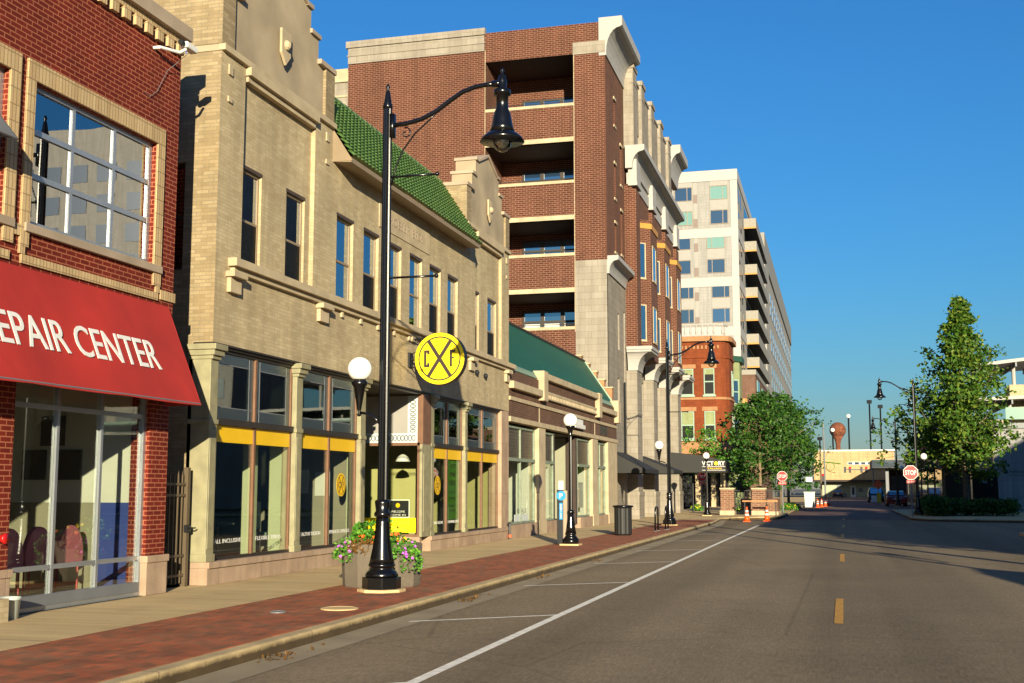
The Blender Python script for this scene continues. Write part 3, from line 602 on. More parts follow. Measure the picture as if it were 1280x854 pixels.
t = thing('bucket', 'small pale grey bucket standing by the red brick pier', 'bucket', (-9.3, 12.05, .14))
mb = MB(); mb.lathe([(.1, 0), (.12, .22), (.13, .22), (.13, .25), (.12, .25), (.09, .05)], (-9.38, 12.3, .14), 20); mb.build('pail', 'granite_paint', t, True)
mb = MB(); mb.box((-9.42, 11.75, .14), (-9.2, 12.05, .4)); o = mb.build('cardboard_box', 'tan_brick_face'); tag(o, 'small tan box beside the pale grey bucket', 'box')

# ================================================================== GATE
t = thing('iron_gate', 'brown iron picket gate closing the alley between red and tan buildings', 'gate', (-9.85, 16.6, .14))
mb = MB()
for k in range(8): 
    y = 16.02 + k * .125; mb.box((-9.865, y - .011, .2), (-9.843, y + .011, 1.86)); mb.lathe([(.013, 0), (.001, .07)], (-9.854, y, 1.86), 6)
mb.build('picket', 'gate_paint', t)
mb = MB()
for z in (.32, .62, 1.55, 1.72): mb.box((-9.875, 15.94, z - .02), (-9.835, 17.0, z + .02))
mb.build('rail', 'gate_paint', t)
mb = MB(); mb.box((-9.89, 16.98, .14), (-9.81, 17.06, 1.98)); mb.build('gate_post', 'gate_paint', t)
mb = MB(); mb.box((-9.83, 16.93, .98), (-9.77, 17.05, 1.09)); mb.tube([(-9.77, 17.0, 1.04), (-9.72, 17.0, 1.04), (-9.72, 17.1, 1.04)], .012, 6); mb.build('latch', 'plastic_dk', t)

# ================================================================== TAN BRICK BUILDING
XC = -9.6
tan = thing('tan_brick_building', 'tan brick building with green tiled roof, stepped end gables and yellow topped shop windows', 'building', (XC, 26.4, .14))
Y0, Y1, Y2, Y3 = 17.25, 21.85, 31.0, 35.45
midw = [(22.11 + 1.447 * k, 22.11 + 1.447 * k + .87, 5.46, 7.22) for k in range(6)]
gw = [(18.2, 18.97, 5.46, 7.2), (19.97, 20.77, 5.46, 7.2), (31.77, 32.5, 5.46, 7.22), (33.38, 34.3, 5.46, 7.22)]
ZB = 4.0
mb = MB()
wall(mb, 'x', XC, Y0, Y3, ZB, 5.28, [])                                     # band below the windows
wall(mb, 'x', XC, Y1, Y2, 5.28, 8.2, midw, .2)
for (a, b, ws) in ((Y0, Y1, gw[:2]), (Y2, Y3, gw[2:])):
    pa, pb = a + .85, b - .85
    wall(mb, 'x', XC - .09, pa, pb, 5.28, 8.7, ws, .16)                     # recessed field between the piers
    for (u0, u1) in ((a, pa), (pb, b)):
        wall(mb, 'x', XC, u0, u1, 5.28, 8.87, [])
    mb.poly([(XC, pa, 5.28), (XC - .09, pa, 5.28), (XC - .09, pa, 8.87), (XC, pa, 8.87)][::-1]); mb.poly([(XC, pb, 5.28), (XC, pb, 8.87), (XC - .09, pb, 8.87), (XC - .09, pb, 5.28)][::-1])
mb.build('brick_front', 'tan_brick_face', tan)
# side wall and back
mb = MB()
wall(mb, 'y', Y0, XC - 14, XC, ZB, 8.86, [(-11.0, -10.2, 5.2, 7.0)], .2); wall(mb, 'y', Y0, XC - 14, XC - .67, 8.86, 9.98); mb.poly([(XC - 14, Y0, .14), (XC - .35, Y0, .14), (XC - .35, Y0, ZB), (XC - 14, Y0, ZB)])
mb.poly([(XC - 14, Y3, 0), (XC - 14, Y0, 0), (XC - 14, Y0, 9), (XC - 14, Y3, 9)][::-1]); mb.poly([(XC, Y3, ZB), (XC - 14, Y3, ZB), (XC - 14, Y3, 9.9), (XC, Y3, 9.9)])
mb.poly([(XC - .9, Y1, 9.9), (XC - .9, Y2, 9.9), (XC - 14, Y2, 9), (XC - 14, Y1, 9)])
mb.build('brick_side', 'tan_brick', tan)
sash(tan, 'y', Y0, -11.0, -10.2, 5.2, 7.0, .1, fm='win_frame')
# gables
def gable(c, e):
    W = 2.3
    prof = [(-W, 8.87), (-W, 10.0), (-1.62, 10.0), (-1.62, 10.5), (-1.25, 10.5), (-1.25, 10.98), (-1.05, 10.98), (0, 11.36), (1.05, 10.98), (1.25, 10.98), (1.25, 10.5), (1.62, 10.5), (1.62, 10.0), (W, 10.0), (W, 8.87)]
    mb = MB(); mb.prism([(XC - .05, c + y * (e / W), z) for y, z in prof], (-.6, 0, 0)); g1 = mb.build('gable_parapet', 'parapet_stucco', tan)
    mb = MB()
    k = e / W
    for s in (-1, 1):
        fbox(mb, 'x', XC, c + s * (1.58) * k, c + s * (W + .04) * k, 10.0, 10.1, -.04, .7); fbox(mb, 'x', XC, c + s * 1.21 * k, c + s * 1.66 * k, 10.5, 10.59, 0, .69); fbox(mb, 'x', XC, c + s * 1.0 * k, c + s * 1.29 * k, 10.98, 11.07, 0, .69)
        a, b = c + s * 1.0 * k, c; mb.prism([(XC, a, 10.99), (XC, b, 11.37), (XC, b, 11.46), (XC, a, 11.07)], (-.69, 0, 0))
    mb.build('gable_coping', 'grey_stone', g1, bevel=.006)
    mb = MB()                                                                # brick piers at both ends
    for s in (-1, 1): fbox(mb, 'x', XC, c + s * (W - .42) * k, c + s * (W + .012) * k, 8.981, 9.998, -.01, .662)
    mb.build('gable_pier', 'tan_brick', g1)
    mb = MB(); mb.prism([(XC, c - .2, 10.06), (XC, c + .2, 10.06), (XC, c + .19, 9.6), (XC, c, 9.4), (XC, c - .19, 9.6)], (.05, 0, 0)); mb.ball((XC + .04, c, 9.78), .1, 10, 6); mb.build('shield', 'limestone', g1, bevel=.01)
    mb = MB()                                                                # string course and moulded hood
    fbox(mb, 'x', XC, c - e - .01, c + e + .03, 8.87, 8.98, -.07, .05); fbox(mb, 'x', XC, c - e + .86, c + e - .86, 8.72, 8.865, -.1, .088); fbox(mb, 'x', XC, c - e + .9, c + e - .9, 8.62, 8.718, -.03, .085)
    for s in (-1, 1):
        for (z, h) in ((8.53, .18), (8.06, .1)): fbox(mb, 'x', XC, c + s * (e - .3) - .07, c + s * (e - .3) + .07, z, z + h, -.03, 0)
    mb.build('string_course', 'limestone', tan, bevel=.008)
gable(19.55, 2.3); gable(33.22, 2.23)
# eaves and tiled roof
mb = MB(); xe, ze, xr, zr = -9.2, 8.28, -10.35, 10.05
mb.prism([(XC, Y1 + .01, 8.2), (xe, Y1 + .01, 8.17), (xe, Y1 + .01, 8.27), (XC - .3, Y1 + .01, 8.6)], (0, Y2 - Y1 - .06, 0)); mb.build('eaves', 'win_light', tan)
mb = MB(); nu = 46; nv = 14; L = Vector((xr - xe, 0, zr - ze)); nn = Vector((-L.z, 0, L.x)).normalized(); nn = -nn if nn.x < 0 else nn
n_row = 8; du = (Y2 - Y1 - .02) / nu
for r_ in range(nv):                                                         # pan and cover tiles, each row lifted at its foot
    k0, k1 = r_ / nv, (r_ + 1.12) / nv
    for c_ in range(nu):
        y0 = Y1 + .01 + c_ * du; prof = []
        for q in range(7):
            a = q / 6; h = .045 * abs(math.sin(math.pi * a)) if a < 1 else 0; prof.append((y0 + a * du, h))
        for q in range(6):
            (ya, ha), (yb, hb) = prof[q], prof[q+1]; lo, hi = .055, .004
            p0 = Vector((xe, 0, ze)) + L * k0; p1 = Vector((xe, 0, ze)) + L * k1
            f = lambda p, y, h: (p.x + nn.x * h, y, p.z + nn.z * h)
            mb.poly([f(p0, ya, ha + lo), f(p0, yb, hb + lo), f(p1, yb, hb + hi), f(p1, ya, ha + hi)])
            mb.poly([f(p0, ya, 0), f(p0, yb, 0), f(p0, yb, hb + lo), f(p0, ya, ha + lo)])
mb.build('tile_roof', 'tile_green', tan)
mb = MB(); 
for k in range(30): mb.tube([(xr, Y1 + .02 + k * .304, zr + .03), (xr, Y1 + .02 + (k + .98) * .304, zr + .03)], [.09, .075], 8)
mb.build('ridge_tiles', 'tile_green', tan)
mb = MB(); mb.prism([(xe + .03, Y1 + .0, 8.2), (XC, Y1 + .0, 8.2), (XC - .7, Y1, 9.98), (xr, Y1, zr)], (0, .01, 0)); mb.prism([(xr - .05, Y2 - .02, zr + .1), (xe, Y2 - .02, ze + .1), (xe, Y2 - .02, ze - .05), (xr - .05, Y2 - .02, zr - .1)], (0, .015, 0)); mb.build('roof_flashing', 'win_light', tan)
# sill course, brackets, stone name panel
mb = MB(); fbox(mb, 'x', XC, Y0 + .42, Y3 + .3, 5.31, 5.45, -.16, .1); fbox(mb, 'x', XC, Y0 + .5, Y3 + .2, 5.22, 5.308, -.08, .05)
for (a, b) in ((17.62, 18.04), (21.2, 21.66), (31.2, 31.6), (34.9, 35.3)):
    fbox(mb, 'x', XC, a - .03, b + .03, 5.12, 5.218, -.17, 0); fbox(mb, 'x', XC, a + .02, b - .02, 4.87, 5.118, -.08, 0)
for k in range(9):
    y = 22.4 + k * 1.0; fbox(mb, 'x', XC, y - .05, y + .05, 5.1, 5.218, -.05, 0)
mb.build('sill_course', 'limestone', tan, bevel=.008)
mb = MB(); fbox(mb, 'x', XC, 24.42, 27.84, 7.42, 7.95, -.02, 0); npn = mb.build('name_panel', 'limestone', tan)
text('carved_lettering', 'ROESER', 'grey_stone', (XC + .021, 25.7, 7.7), (0, 1, 0), (0, 0, 1), .2, 1.35, npn, .006); text('carved_lettering', 'BROS', 'grey_stone', (XC + .021, 26.95, 7.7), (0, 1, 0), (0, 0, 1), .2, .75, npn, .006)
mb = MB()
for h in midw + gw: fbox(mb, 'x', XC if h in midw else XC - .09, h[0] - .02, h[1] + .02, h[3] - .06, h[3] + .0, -.004, .12)
mb.build('lintel', 'win_frame', tan)
for i, h in enumerate(midw): 
    sash(tan, 'x', XC, h[0], h[1], h[2], h[3] - .06, .07, .045, 'win_light', 'glass_up', rail=6.26, curtain=((h[0] + .5, h[1] - .12, h[2] + .05, 7.1) if i in (0, 3) else None), screen=i in (1, 2, 4, 5))
for i, h in enumerate(gw): sash(tan, 'x', XC - .09, h[0], h[1], h[2], h[3] - .06, .05, .045, 'win_light', 'glass_up', rail=6.25, screen=True)
# shop storey
mb = MB(); fbox(mb, 'x', XC, Y0, 24.0, .14, .4, -.02, .4); fbox(mb, 'x', XC, Y0, 24.0, .4, .5, -.05, .4); fbox(mb, 'x', XC, 28.1, Y3, .14, .4, -.02, .4); fbox(mb, 'x', XC, 28.1, Y3, .4, .5, -.05, .4)
mb.build('stone_base', 'pink_stone', tan, bevel=.006)
mb = MB(); fbox(mb, 'x', XC, Y0 + .01, Y3 - .6, 3.97, 4.0, .0, .5); fbox(mb, 'x', XC, Y0 + .3, 34.6, 3.93, 3.969, .05, .2); mb.build('shop_lintel', 'bronze', tan)
def pilaster(u0, u1, d=.0, deep=.3):
    mb = MB(); fbox(mb, 'x', XC, u0, u1, .5, 3.8, .02 + d, deep); fbox(mb, 'x', XC, u0 - .02, u1 + .02, .5, .62, 0 + d, deep); fbox(mb, 'x', XC, u0 - .02, u1 + .02, 2.68, 2.76, 0 + d, deep)
    fbox(mb, 'x', XC, u0 + .03, u1 - .03, .7, 2.6, .012 + d, .1)
    fbox(mb, 'x', XC, u0 - .02, u1 + .02, 3.72, 3.78, -.02 + d, deep); fbox(mb, 'x', XC, u0 - .05, u1 + .05, 3.781, 3.87, -.06 + d, deep); fbox(mb, 'x', XC, u0 - .08, u1 + .08, 3.871, 3.965, -.1 + d, deep)
    return mb.build('pilaster', 'olive', tan, bevel=.008)
pilaster(17.25, 17.5, 0, .42); pilaster(20.46, 20.72); pilaster(23.6, 23.88); pilaster(28.18, 28.42); pilaster(31.02, 31.24)
mb = MB(); fbox(mb, 'x', XC, 34.62, Y3 - .02, .5, 3.99, 0, .4); mb.build('stone_pier', 'pink_stone', tan)
def shopbay(a, b, texts):
    n = 2; w_ = (b - a) / 2
    mb = MB(); fbox(mb, 'x', XC, a, b, .5, .55, .1, .2); fbox(mb, 'x', XC, a, b, 2.69, 2.79, .06, .2)
    fbox(mb, 'x', XC, a, b, 3.88, 3.93, .1, .2); fbox(mb, 'x', XC, a, a + .04, .55, 3.88, .1, .2); bar = mb.build('shop_window', 'bronze', tan)
    mb = MB(); u = a + w_; fbox(mb, 'x', XC, u - .03, u + .03, .55, 3.88, .1, .165); fbox(mb, 'x', XC, b - .045, b, .55, 3.88, .11, .165); mb.build('mullion', 'wood', bar)
    for i in range(2):
        u0, u1 = a + .04 + i * w_ + (.02 if i else 0), a + (i + 1) * w_ - .035 - (.015 if i else 0)
        pane('x', XC, u0, u1, .55, 2.69, .14, 'glass_shop', bar); 
        pane('x', XC, u0, u1, 2.41, 2.685, .125, 'yellow_film', bar, 'yellow_film')
        pane('x', XC, u0 + .14, u1 - .16, 2.98, 3.7, .14, 'glass_tint', bar)
        mb = MB()
        for (p, q, z0, z1) in ((u0, u1, 2.79, 2.98), (u0, u1, 3.7, 3.88), (u0, u0 + .14, 2.98, 3.7), (u1 - .16, u1, 2.98, 3.7)): fbox(mb, 'x', XC, p, q, z0, z1, .14, .148)
        mb.build('leaded_border', 'glass_lead', bar)
        mb = MB()
        for z in (2.985, 3.7): fbox(mb, 'x', XC, u0, u1, z - .008, z + .008, .134, .146)
        for uu in (u0 + .14, u1 - .16): fbox(mb, 'x', XC, uu - .007, uu + .007, 2.79, 3.88, .135, .145)
        mb.build('leading', 'grey_metal', bar)
        s = texts[i]
        if s: text('window_lettering', s, 'white', (XC - .118, (u0 + u1) / 2 - .1, .8), (0, 1, 0), (0, 0, 1), .068, min(1.0, .07 * len(s)), bar, .002, 0)
    return bar
b1 = shopbay(17.52, 20.45, ('ALL INCLUSIVE', 'FLEXIBLE TERMS')); b2 = shopbay(20.74, 23.6, ('HEALTHY DESIGN', 'PRIVATE OFFICES'))
b3 = shopbay(28.44, 31.02, ('MEETING ROOMS', 'COWORKING SPACE')); b4 = shopbay(31.26, 34.6, (None, None))
def oval(y, z, ry, rz, par):
    mb = MB(); mb.prism([(XC - .118, y + ry * math.cos(2 * math.pi * k / 28), z + rz * math.sin(2 * math.pi * k / 28)) for k in range(28)], (.004, 0, 0)); o = mb.build('round_decal', 'yellow_film', par)
    mb = MB(); X = XC - .1135
    ring = [(X, y + ry * .82 * math.cos(2 * math.pi * k / 28), z + rz * .82 * math.sin(2 * math.pi * k / 28)) for k in range(29)]; mb.tube(ring, .006, 4)
    for s in (1, -1): mb.tube([(X, y - s * ry * .45, z - rz * .65), (X, y + s * ry * .45, z + rz * .65)], .008, 4)
    mb.build('decal_cross', 'signbrown', o); text('decal_lettering', 'C  F', 'signbrown', (X, y, z), (0, 1, 0), (0, 0, 1), rz * .5, ry * 1.25, o, .003)
oval(22.83, 1.73, .235, .235, b2); oval(29.0, 1.73, .235, .235, b3)
mb = MB(); fbox(mb, 'x', XC, 29.9, 30.85, .85, 2.38, .16, .165); pst = mb.build('window_poster', 'leaf_plant', b3)
for k, (s, z, h) in enumerate((('ART OF', 2.25, .09), ('COWORKING', 2.02, .1), ('SPACE', 1.8, .13), ('HOT', 1.55, .06), ('DESKS', 1.4, .06), ('MEET', 1.2, .06), ('ROOMS', 1.08, .06))): text('poster_lettering', s, 'signbrown', (XC - .157, 30.35, z), (0, 1, 0), (0, 0, 1), h, None if h > .1 else .5, pst, .002)
# entrance recess
mb = MB(); mb.poly([(-11.4, 23.9, .2), (-11.4, 27.6, .2), (-11.4, 27.6, 4.0), (-11.4, 23.9, 4.0)][::-1]); mb.poly([(XC - .1, 23.9, .2), (-11.4, 23.9, .2), (-11.4, 23.9, 4), (XC - .1, 23.9, 4)][::-1]); mb.build('entrance_wall', 'int_wall', tan)
mb = MB(); mb.poly([(XC, 23.9, 3.99), (-11.4, 23.9, 3.99), (-11.4, 28.2, 3.99), (XC, 28.2, 3.99)]); mb.build('entrance_soffit', 'dark_int', tan)
mb = MB(); mb.box((-9.62, 24.0, .1), (-11.4, 27.6, .16)); mb.build('entrance_floor', 'concrete', tan)
mb = MB(); Yg = 27.6
fbox(mb, 'y', Yg, -11.4, -9.7, 2.69, 2.76, -.03, .08); fbox(mb, 'y', Yg, -9.76, -9.68, .5, 3.9, -.03, .08); fbox(mb, 'y', Yg, -11.4, -11.35, .5, 3.9, -.03, .08); fbox(mb, 'y', Yg, -11.35, -9.76, .5, .56, -.03, .08)
en = mb.build('entrance_window', 'wood', tan)
mb = MB(); mb.box((-9.68, 27.58, 2.72), (-9.62, 28.18, 3.95)); mb.build('door_jamb', 'wood', tan); mb = MB(); mb.box((-9.68, 27.5, .5), (-9.61, 28.18, 2.719)); mb.box((-9.66, 27.6, .62), (-9.6, 28.1, 2.5)); mb.build('door_jamb', 'olive', tan, bevel=.008)
mb = MB(); fbox(mb, 'y', Yg, -11.4, -9.68, .14, .5, -.04, .1); mb.build('stone_base', 'pink_stone', tan)
pane('y', Yg, -11.35, -9.76, .56, 2.69, .02, 'glass_shop', en)
mb = MB(); fbox(mb, 'y', Yg, -11.35, -10.03, 2.99, 3.9, .02, .03); mb.build('transom_panel', 'grey_panel', en)
mb = MB(); 
fbox(mb, 'y', Yg, -11.35, -9.76, 2.76, 2.99, .02, .03); fbox(mb, 'y', Yg, -10.03, -9.76, 2.99, 3.9, .02, .03); mb.build('patterned_border', 'blind', en)
mb = MB()
for k in range(16):
    x = -11.3 + k * .095; mb.tube([(x + .04 * math.cos(a * .7), Yg + .012, 2.875 + .07 * math.sin(a * .7)) for a in range(10)], .011, 4)
for k in range(8):
    z = 3.05 + k * .1; mb.tube([(-9.9 + .07 * math.cos(a * .7), Yg + .012, z + .035 * math.sin(a * .7)) for a in range(10)], .011, 4)
mb.build('border_ornament', 'grey_metal', en)
mb = MB(); mb.box((-11.2, Yg - .005, .6), (-9.8, Yg + .012, .95)); ys = mb.build('yellow_panel', 'yellow', en)
text('panel_lettering', "WORK FROM HERE", 'signbrown', (-10.45, Yg - .005, .83), (1, 0, 0), (0, 0, 1), .09, 1.0, ys, .002); text('panel_lettering', 'COME ON IN', 'signbrown', (-10.3, Yg - .005, .69), (1, 0, 0), (0, 0, 1), .06, .6, ys, .002)
mb = MB(); mb.box((-10.55, Yg + .04, .98), (-10.0, Yg + .06, 1.36)); frame(mb, 'y', Yg, -10.58, -9.97, .95, 1.39, .035, .065, .02); mb.cur = 1; mb.f[0:6]; 
mb.mi[0:6] = [1] * 6; bd = mb.build('menu_board', ['white', 'plastic_dk'], en)
text('board_lettering', 'WELCOME', 'white', (-10.27, Yg + .04, 1.1), (1, 0, 0), (0, 0, 1), .05, .35, bd, .002); text('board_lettering', 'COME IN', 'white', (-10.27, Yg + .04, 1.02), (1, 0, 0), (0, 0, 1), .04, .4, bd, .002)
mb = MB(); mb.lathe([(.055, 0), (.055, .006)], (0, 0, 0), 20); mb.v = [(-10.27 + x, Yg + .038 - z, 1.25 + y) for x, y, z in mb.v]; mb.build('board_emblem', 'yellow_film', bd)
# rooms behind the shop windows
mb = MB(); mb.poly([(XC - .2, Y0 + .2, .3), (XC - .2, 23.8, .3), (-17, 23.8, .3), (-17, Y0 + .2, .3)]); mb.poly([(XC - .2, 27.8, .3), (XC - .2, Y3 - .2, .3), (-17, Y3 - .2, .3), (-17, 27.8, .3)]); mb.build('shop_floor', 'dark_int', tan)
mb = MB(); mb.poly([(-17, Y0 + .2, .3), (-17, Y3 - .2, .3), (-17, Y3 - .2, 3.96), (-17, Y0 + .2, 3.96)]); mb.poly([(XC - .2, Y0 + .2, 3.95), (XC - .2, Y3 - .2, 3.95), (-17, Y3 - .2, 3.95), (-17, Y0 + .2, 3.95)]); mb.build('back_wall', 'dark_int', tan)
mb = MB(); mb.box((-10.16, 20.5, .3), (-9.9, 20.6, 3.95)); mb.box((-10.5, 20.1, .3), (-10.3, 20.3, 3.95)); mb.box((-9.92, 23.6, .3), (-9.78, 23.66, 3.95)); mb.build('inner_wall', 'int_sage', tan)
mb = MB(); mb.box((-17, 23.7, .3), (-9.8, 23.78, 3.95)); mb.build('partition', 'mid_int', tan)
for x, z in ((-10.5, 1.75), (-11.0, 1.8), (-12.2, 1.7)):
    mb = MB(); mb.box((x - .17, 23.67, z - .25), (x + .17, 23.695, z + .25)); q_ = tag(mb.build('framed_picture', 'int_white'), {-10.5: 'white framed picture on the partition behind the HEALTHY DESIGN window', -11.0: 'white framed picture behind the ALL INCLUSIVE window', -12.2: 'white framed picture deepest on the tan building partition'}[x], 'picture')
mb = MB(); mb.box((-17, 34.9, .3), (-10.05, 35.0, 3.95)); mb.box((-17, 29.98, .3), (-10.4, 30.1, 3.9)); mb.box((-13.4, 33.2, .3), (-13.0, 33.6, 3.95)); mb.build('inner_wall', 'int_olive', tan)
mb = MB(); mb.box((-14, 19.2, .3), (-13.9, 21, 3.9)); mb.build('inner_wall', 'int_wall', tan)
def office_chair(x, y, m, lab, rz=0):
    t = thing('office_chair', lab, 'chair', (x, y, .3)); 
    mb = MB(); mb.box((x - .24, y - .24, .74), (x + .24, y + .24, .8)); mb.build('seat', m, t, bevel=.02)
    mb = MB(); mb.box((x - .27, y - .22, .85), (x - .22, y + .22, 1.4)); mb.build('backrest', m, t, bevel=.02)
    for dx in (-.22, .22):
        for dy in (-.2, .2):
            mb = MB(); mb.tube([(x + dx, y + dy, .3), (x + dx * .9, y + dy * .9, .76)], .013, 6); mb.build('leg', 'silver', t)
office_chair(-11.0, 18.2, 'plastic_dk', 'black office chair with metal legs behind the ALL INCLUSIVE window'); office_chair(-11.3, 18.9, 'plastic_dk', 'second black office chair, deeper behind the ALL INCLUSIVE window')
office_chair(-10.9, 21.9, 'mint', 'pale blue white chair behind the HEALTHY DESIGN window')
t = thing('round_table', 'small dark round table behind the second tall tan shop window', 'table', (-10.6, 19.5, .3))
mb = MB(); mb.lathe([(.3, 0), (.3, .03)], (-10.6, 19.4, 1.02), 20); mb.build('tabletop', 'plastic_dk', t); mb = MB(); mb.tube([(-10.6, 19.4, .3), (-10.6, 19.4, 1.02)], .03, 8); mb.build('leg', 'plastic_dk', t)
mb = MB(); mb.box((-13.88, 19.5, 1.5), (-13.85, 20.1, 2.1)); tag(mb.build('framed_picture', 'int_white'), 'framed picture on the inner wall of the tan building shop', 'picture')
t = thing('pendant_lamp', 'white cone pendant lamp behind the first tan shop window', 'lamp', (-10.9, 18.6, 2.2)); mb = MB(); mb.lathe([(.05, .25), (.2, 0), (.19, 0), (.04, .24)], (-10.9, 18.5, 2.1), 18); mb.build('lamp_shade', 'white', t, True); mb = MB(); mb.tube([(-10.9, 18.5, 2.3), (-10.9, 18.5, 3.95)], .008, 5); mb.build('cord', 'plastic_dk', t)
t = thing('pendant_lamp', 'white dome pendant lamp inside the recessed entrance glass', 'lamp', (-10.4, 28.3, 2.3)); mb = MB(); mb.lathe([(.04, .18), (.13, .12), (.19, 0), (.18, 0), (.03, .16)], (-10.4, 28.3, 2.32), 18); mb.build('lamp_shade', 'white', t, True); mb = MB(); mb.tube([(-10.4, 28.3, 2.48), (-10.4, 28.3, 3.95)], .008, 5); mb.build('cord', 'plastic_dk', t)
# small fittings on the tan wall
for y, z in ((31.9, 4.86), (32.75, 4.84)):
    mb = MB(); mb.lathe([(.07, 0), (.08, .05), (.05, .1)], (0, 0, 0), 12); mb.v = [(XC + zz, y + x, z + yy) for x, yy, zz in mb.v]; tag(mb.build('wall_vent', 'plastic_dk'), 'round black vent on the tan wall right of the round sign, ' + ('left one' if y < 32 else 'right one'), 'vent')
t = thing('standpipe', 'small black standpipe with orange band at the tan building stone pier', 'standpipe', (XC + .12, 35.2, .14)); mb = MB(); mb.tube([(XC + .1, 35.2, .14), (XC + .1, 35.2, .62), (XC + .1, 35.05, .62)], .035, 8); mb.build('pipe', 'plastic_dk', t); mb = MB(); mb.tube([(XC + .1, 35.2, .2), (XC + .1, 35.2, .28)], .05, 8); mb.build('band', 'orange', t)
t = thing('floodlight', 'small black floodlight on the tan wall above the round sign', 'floodlight', (XC, 26.6, 5.25)); mb = MB(); mb.box((XC, 26.5, 5.1), (XC + .08, 26.72, 5.24)); mb.build('mount', 'limestone', t); mb = MB(); mb.tube([(XC + .08, 26.6, 5.15), (XC + .3, 26.75, 5.2), (XC + .42, 26.95, 5.1)], .02, 6); mb.box((XC + .36, 26.85, 5.02), (XC + .5, 27.05, 5.12)); mb.build('spot', 'plastic_dk', t)

# ---- round CF sign hung square to the wall
t = thing('round_sign', 'round yellow projecting sign with dark X and letters C and F', 'sign', (-8.82, 26.45, 4.67))
sx, sy, sz, sr = -8.82, 26.4, 4.66, .615
def disc(mb, r0, r1, y0, y1, n=48):
    a = [(sx + r1 * math.cos(2 * math.pi * k / n), sz + r1 * math.sin(2 * math.pi * k / n)) for k in range(n)]
    if r0 == 0: mb.prism([(x, y0, z) for x, z in a], (0, y1 - y0, 0))
    else:
        b = [(sx + r0 * math.cos(2 * math.pi * k / n), sz + r0 * math.sin(2 * math.pi * k / n)) for k in range(n)]
        for k in range(n):
            j = (k + 1) % n; mb.prism([(a[k][0], y0, a[k][1]), (a[j][0], y0, a[j][1]), (b[j][0], y0, b[j][1]), (b[k][0], y0, b[k][1])], (0, y1 - y0, 0))
mb = MB(); disc(mb, 0, sr, sy, sy + .2); mb.build('sign_case', 'signbrown', t)
mb = MB(); disc(mb, 0, sr - .012, sy - .012, sy - .001); fc = mb.build('sign_face', 'yellow', t)
mb = MB(); disc(mb, sr * .79, sr * .845, sy - .018, sy - .0121)
for s in (1, -1):
    c, d = sr * .83 * math.cos(R(57)), sr * .83 * math.sin(R(57)); q = Vector((s * c, 0, d)); n_ = Vector((-d, 0, s * c)).normalized() * .043
    mb.prism([tuple(Vector((sx, sy - .0175 - .001 * s, sz)) + p) for p in (q + n_, q - n_, -q - n_, -q + n_)], (0, .0035, 0))
mb.build('sign_cross', 'signbrown', t)
def cletter():
    mb = MB(); x0, x1, z0, z1, k = sx - .38, sx - .24, sz - .2, sz + .2, .06; y = sy - .018
    for (a, b, c, d) in ((x0, x0 + k, z0, z1), (x0 + k, x1, z0, z0 + k), (x0 + k, x1, z1 - k, z1), (x1 - k, x1, z0 + k, z0 + .1), (x1 - k, x1, z1 - .1, z1 - k)): mb.box((a, y, c), (b, y + .005, d))
    mb.build('sign_letter', 'signbrown', t); mb = MB()
    x0, x1 = sx + .25, sx + .38
    for (a, b, c, d) in ((x0, x0 + k, z0, z1), (x0 + k, x1, z1 - k, z1), (x0 + k, x1 - .02, sz - .005, sz + .03)): mb.box((a, y, c), (b, y + .005, d))
    mb.build('sign_letter', 'signbrown', t)
cletter()
mb = MB(); mb.box((XC, 26.38, 4.48), (XC + .05, 26.62, 4.82)); mb.tube([(XC, 26.5, 4.66), (-9.4, 26.5, 4.66)], .03, 8); mb.tube([(XC + .02, 26.5, 4.52), (-9.36, 26.5, 4.42)], .018, 6); mb.tube([(XC, 26.5, 4.78), (-9.38, 26.5, 4.86)], .012, 6); mb.build('bracket', 'black_matte', t)

# ================================================================== BROWN BRICK SHOP
br = thing('brown_brick_store', 'low brown brick store with green sloped roof, stone pilasters and old show windows', 'shop building', (XC, 45, .14))
XB = -9.6
op = [(35.5, 39.25, .55, 3.62), (40.2, 48.5, .5, 3.62), (49.65, 52.0, .55, 3.62)]
mb = MB(); wall(mb, 'x', XB, 35.46, 54.25, 3.86, 5.3, []); mb.poly([(XB, 54.25, .1), (XB - 12, 54.25, .1), (XB - 12, 54.25, 5.3), (XB, 54.25, 5.3)]); mb.build('brick_front', 'brown_brick', br)
mb = MB()
for (a, b) in ((39.25, 40.2), (48.5, 49.65), (52.0, 54.25)): fbox(mb, 'x', XB, a, b, .14, 3.7, -.02, .5); fbox(mb, 'x', XB, a - .03, b + .03, .14, .62, -.05, .5)
fbox(mb, 'x', XB, 35.46, 54.25, 3.701, 3.86, -.06, .3); fbox(mb, 'x', XB, 35.46, 54.25, 4.36, 4.48, -.05, .2)
fbox(mb, 'x', XB, 39.3, 39.42, 3.861, 4.359, -.02, 0); fbox(mb, 'x', XB, 49.0, 49.12, 3.861, 4.359, -.02, 0)
mb.build('stone_trim', 'limestone', br, bevel=.01)
mb = MB(); fbox(mb, 'x', XB, 35.46, 39.3, 4.72, 4.95, -.16, .2); fbox(mb, 'x', XB, 49.9, 53.7, 4.9, 5.12, -.16, .2)
fbox(mb, 'x', XB, 39.3, 39.9, 4.6, 5.62, -.2, .25); fbox(mb, 'x', XB, 49.2, 49.8, 4.6, 5.62, -.2, .25); fbox(mb, 'x', XB, 53.7, 54.3, 4.6, 5.62, -.2, .25)
fbox(mb, 'x', XB, 39.9, 49.2, 5.36, 5.58, -.16, .2); fbox(mb, 'x', XB, 39.9, 49.2, 4.7, 4.76, -.1, .1)
mb.build('cornice', 'limestone', br, bevel=.02)
mb = MB(); 
for k in range(36): y = 40.05 + k * .25; fbox(mb, 'x', XB, y, y + .14, 4.761, 4.9, -.08, 0)
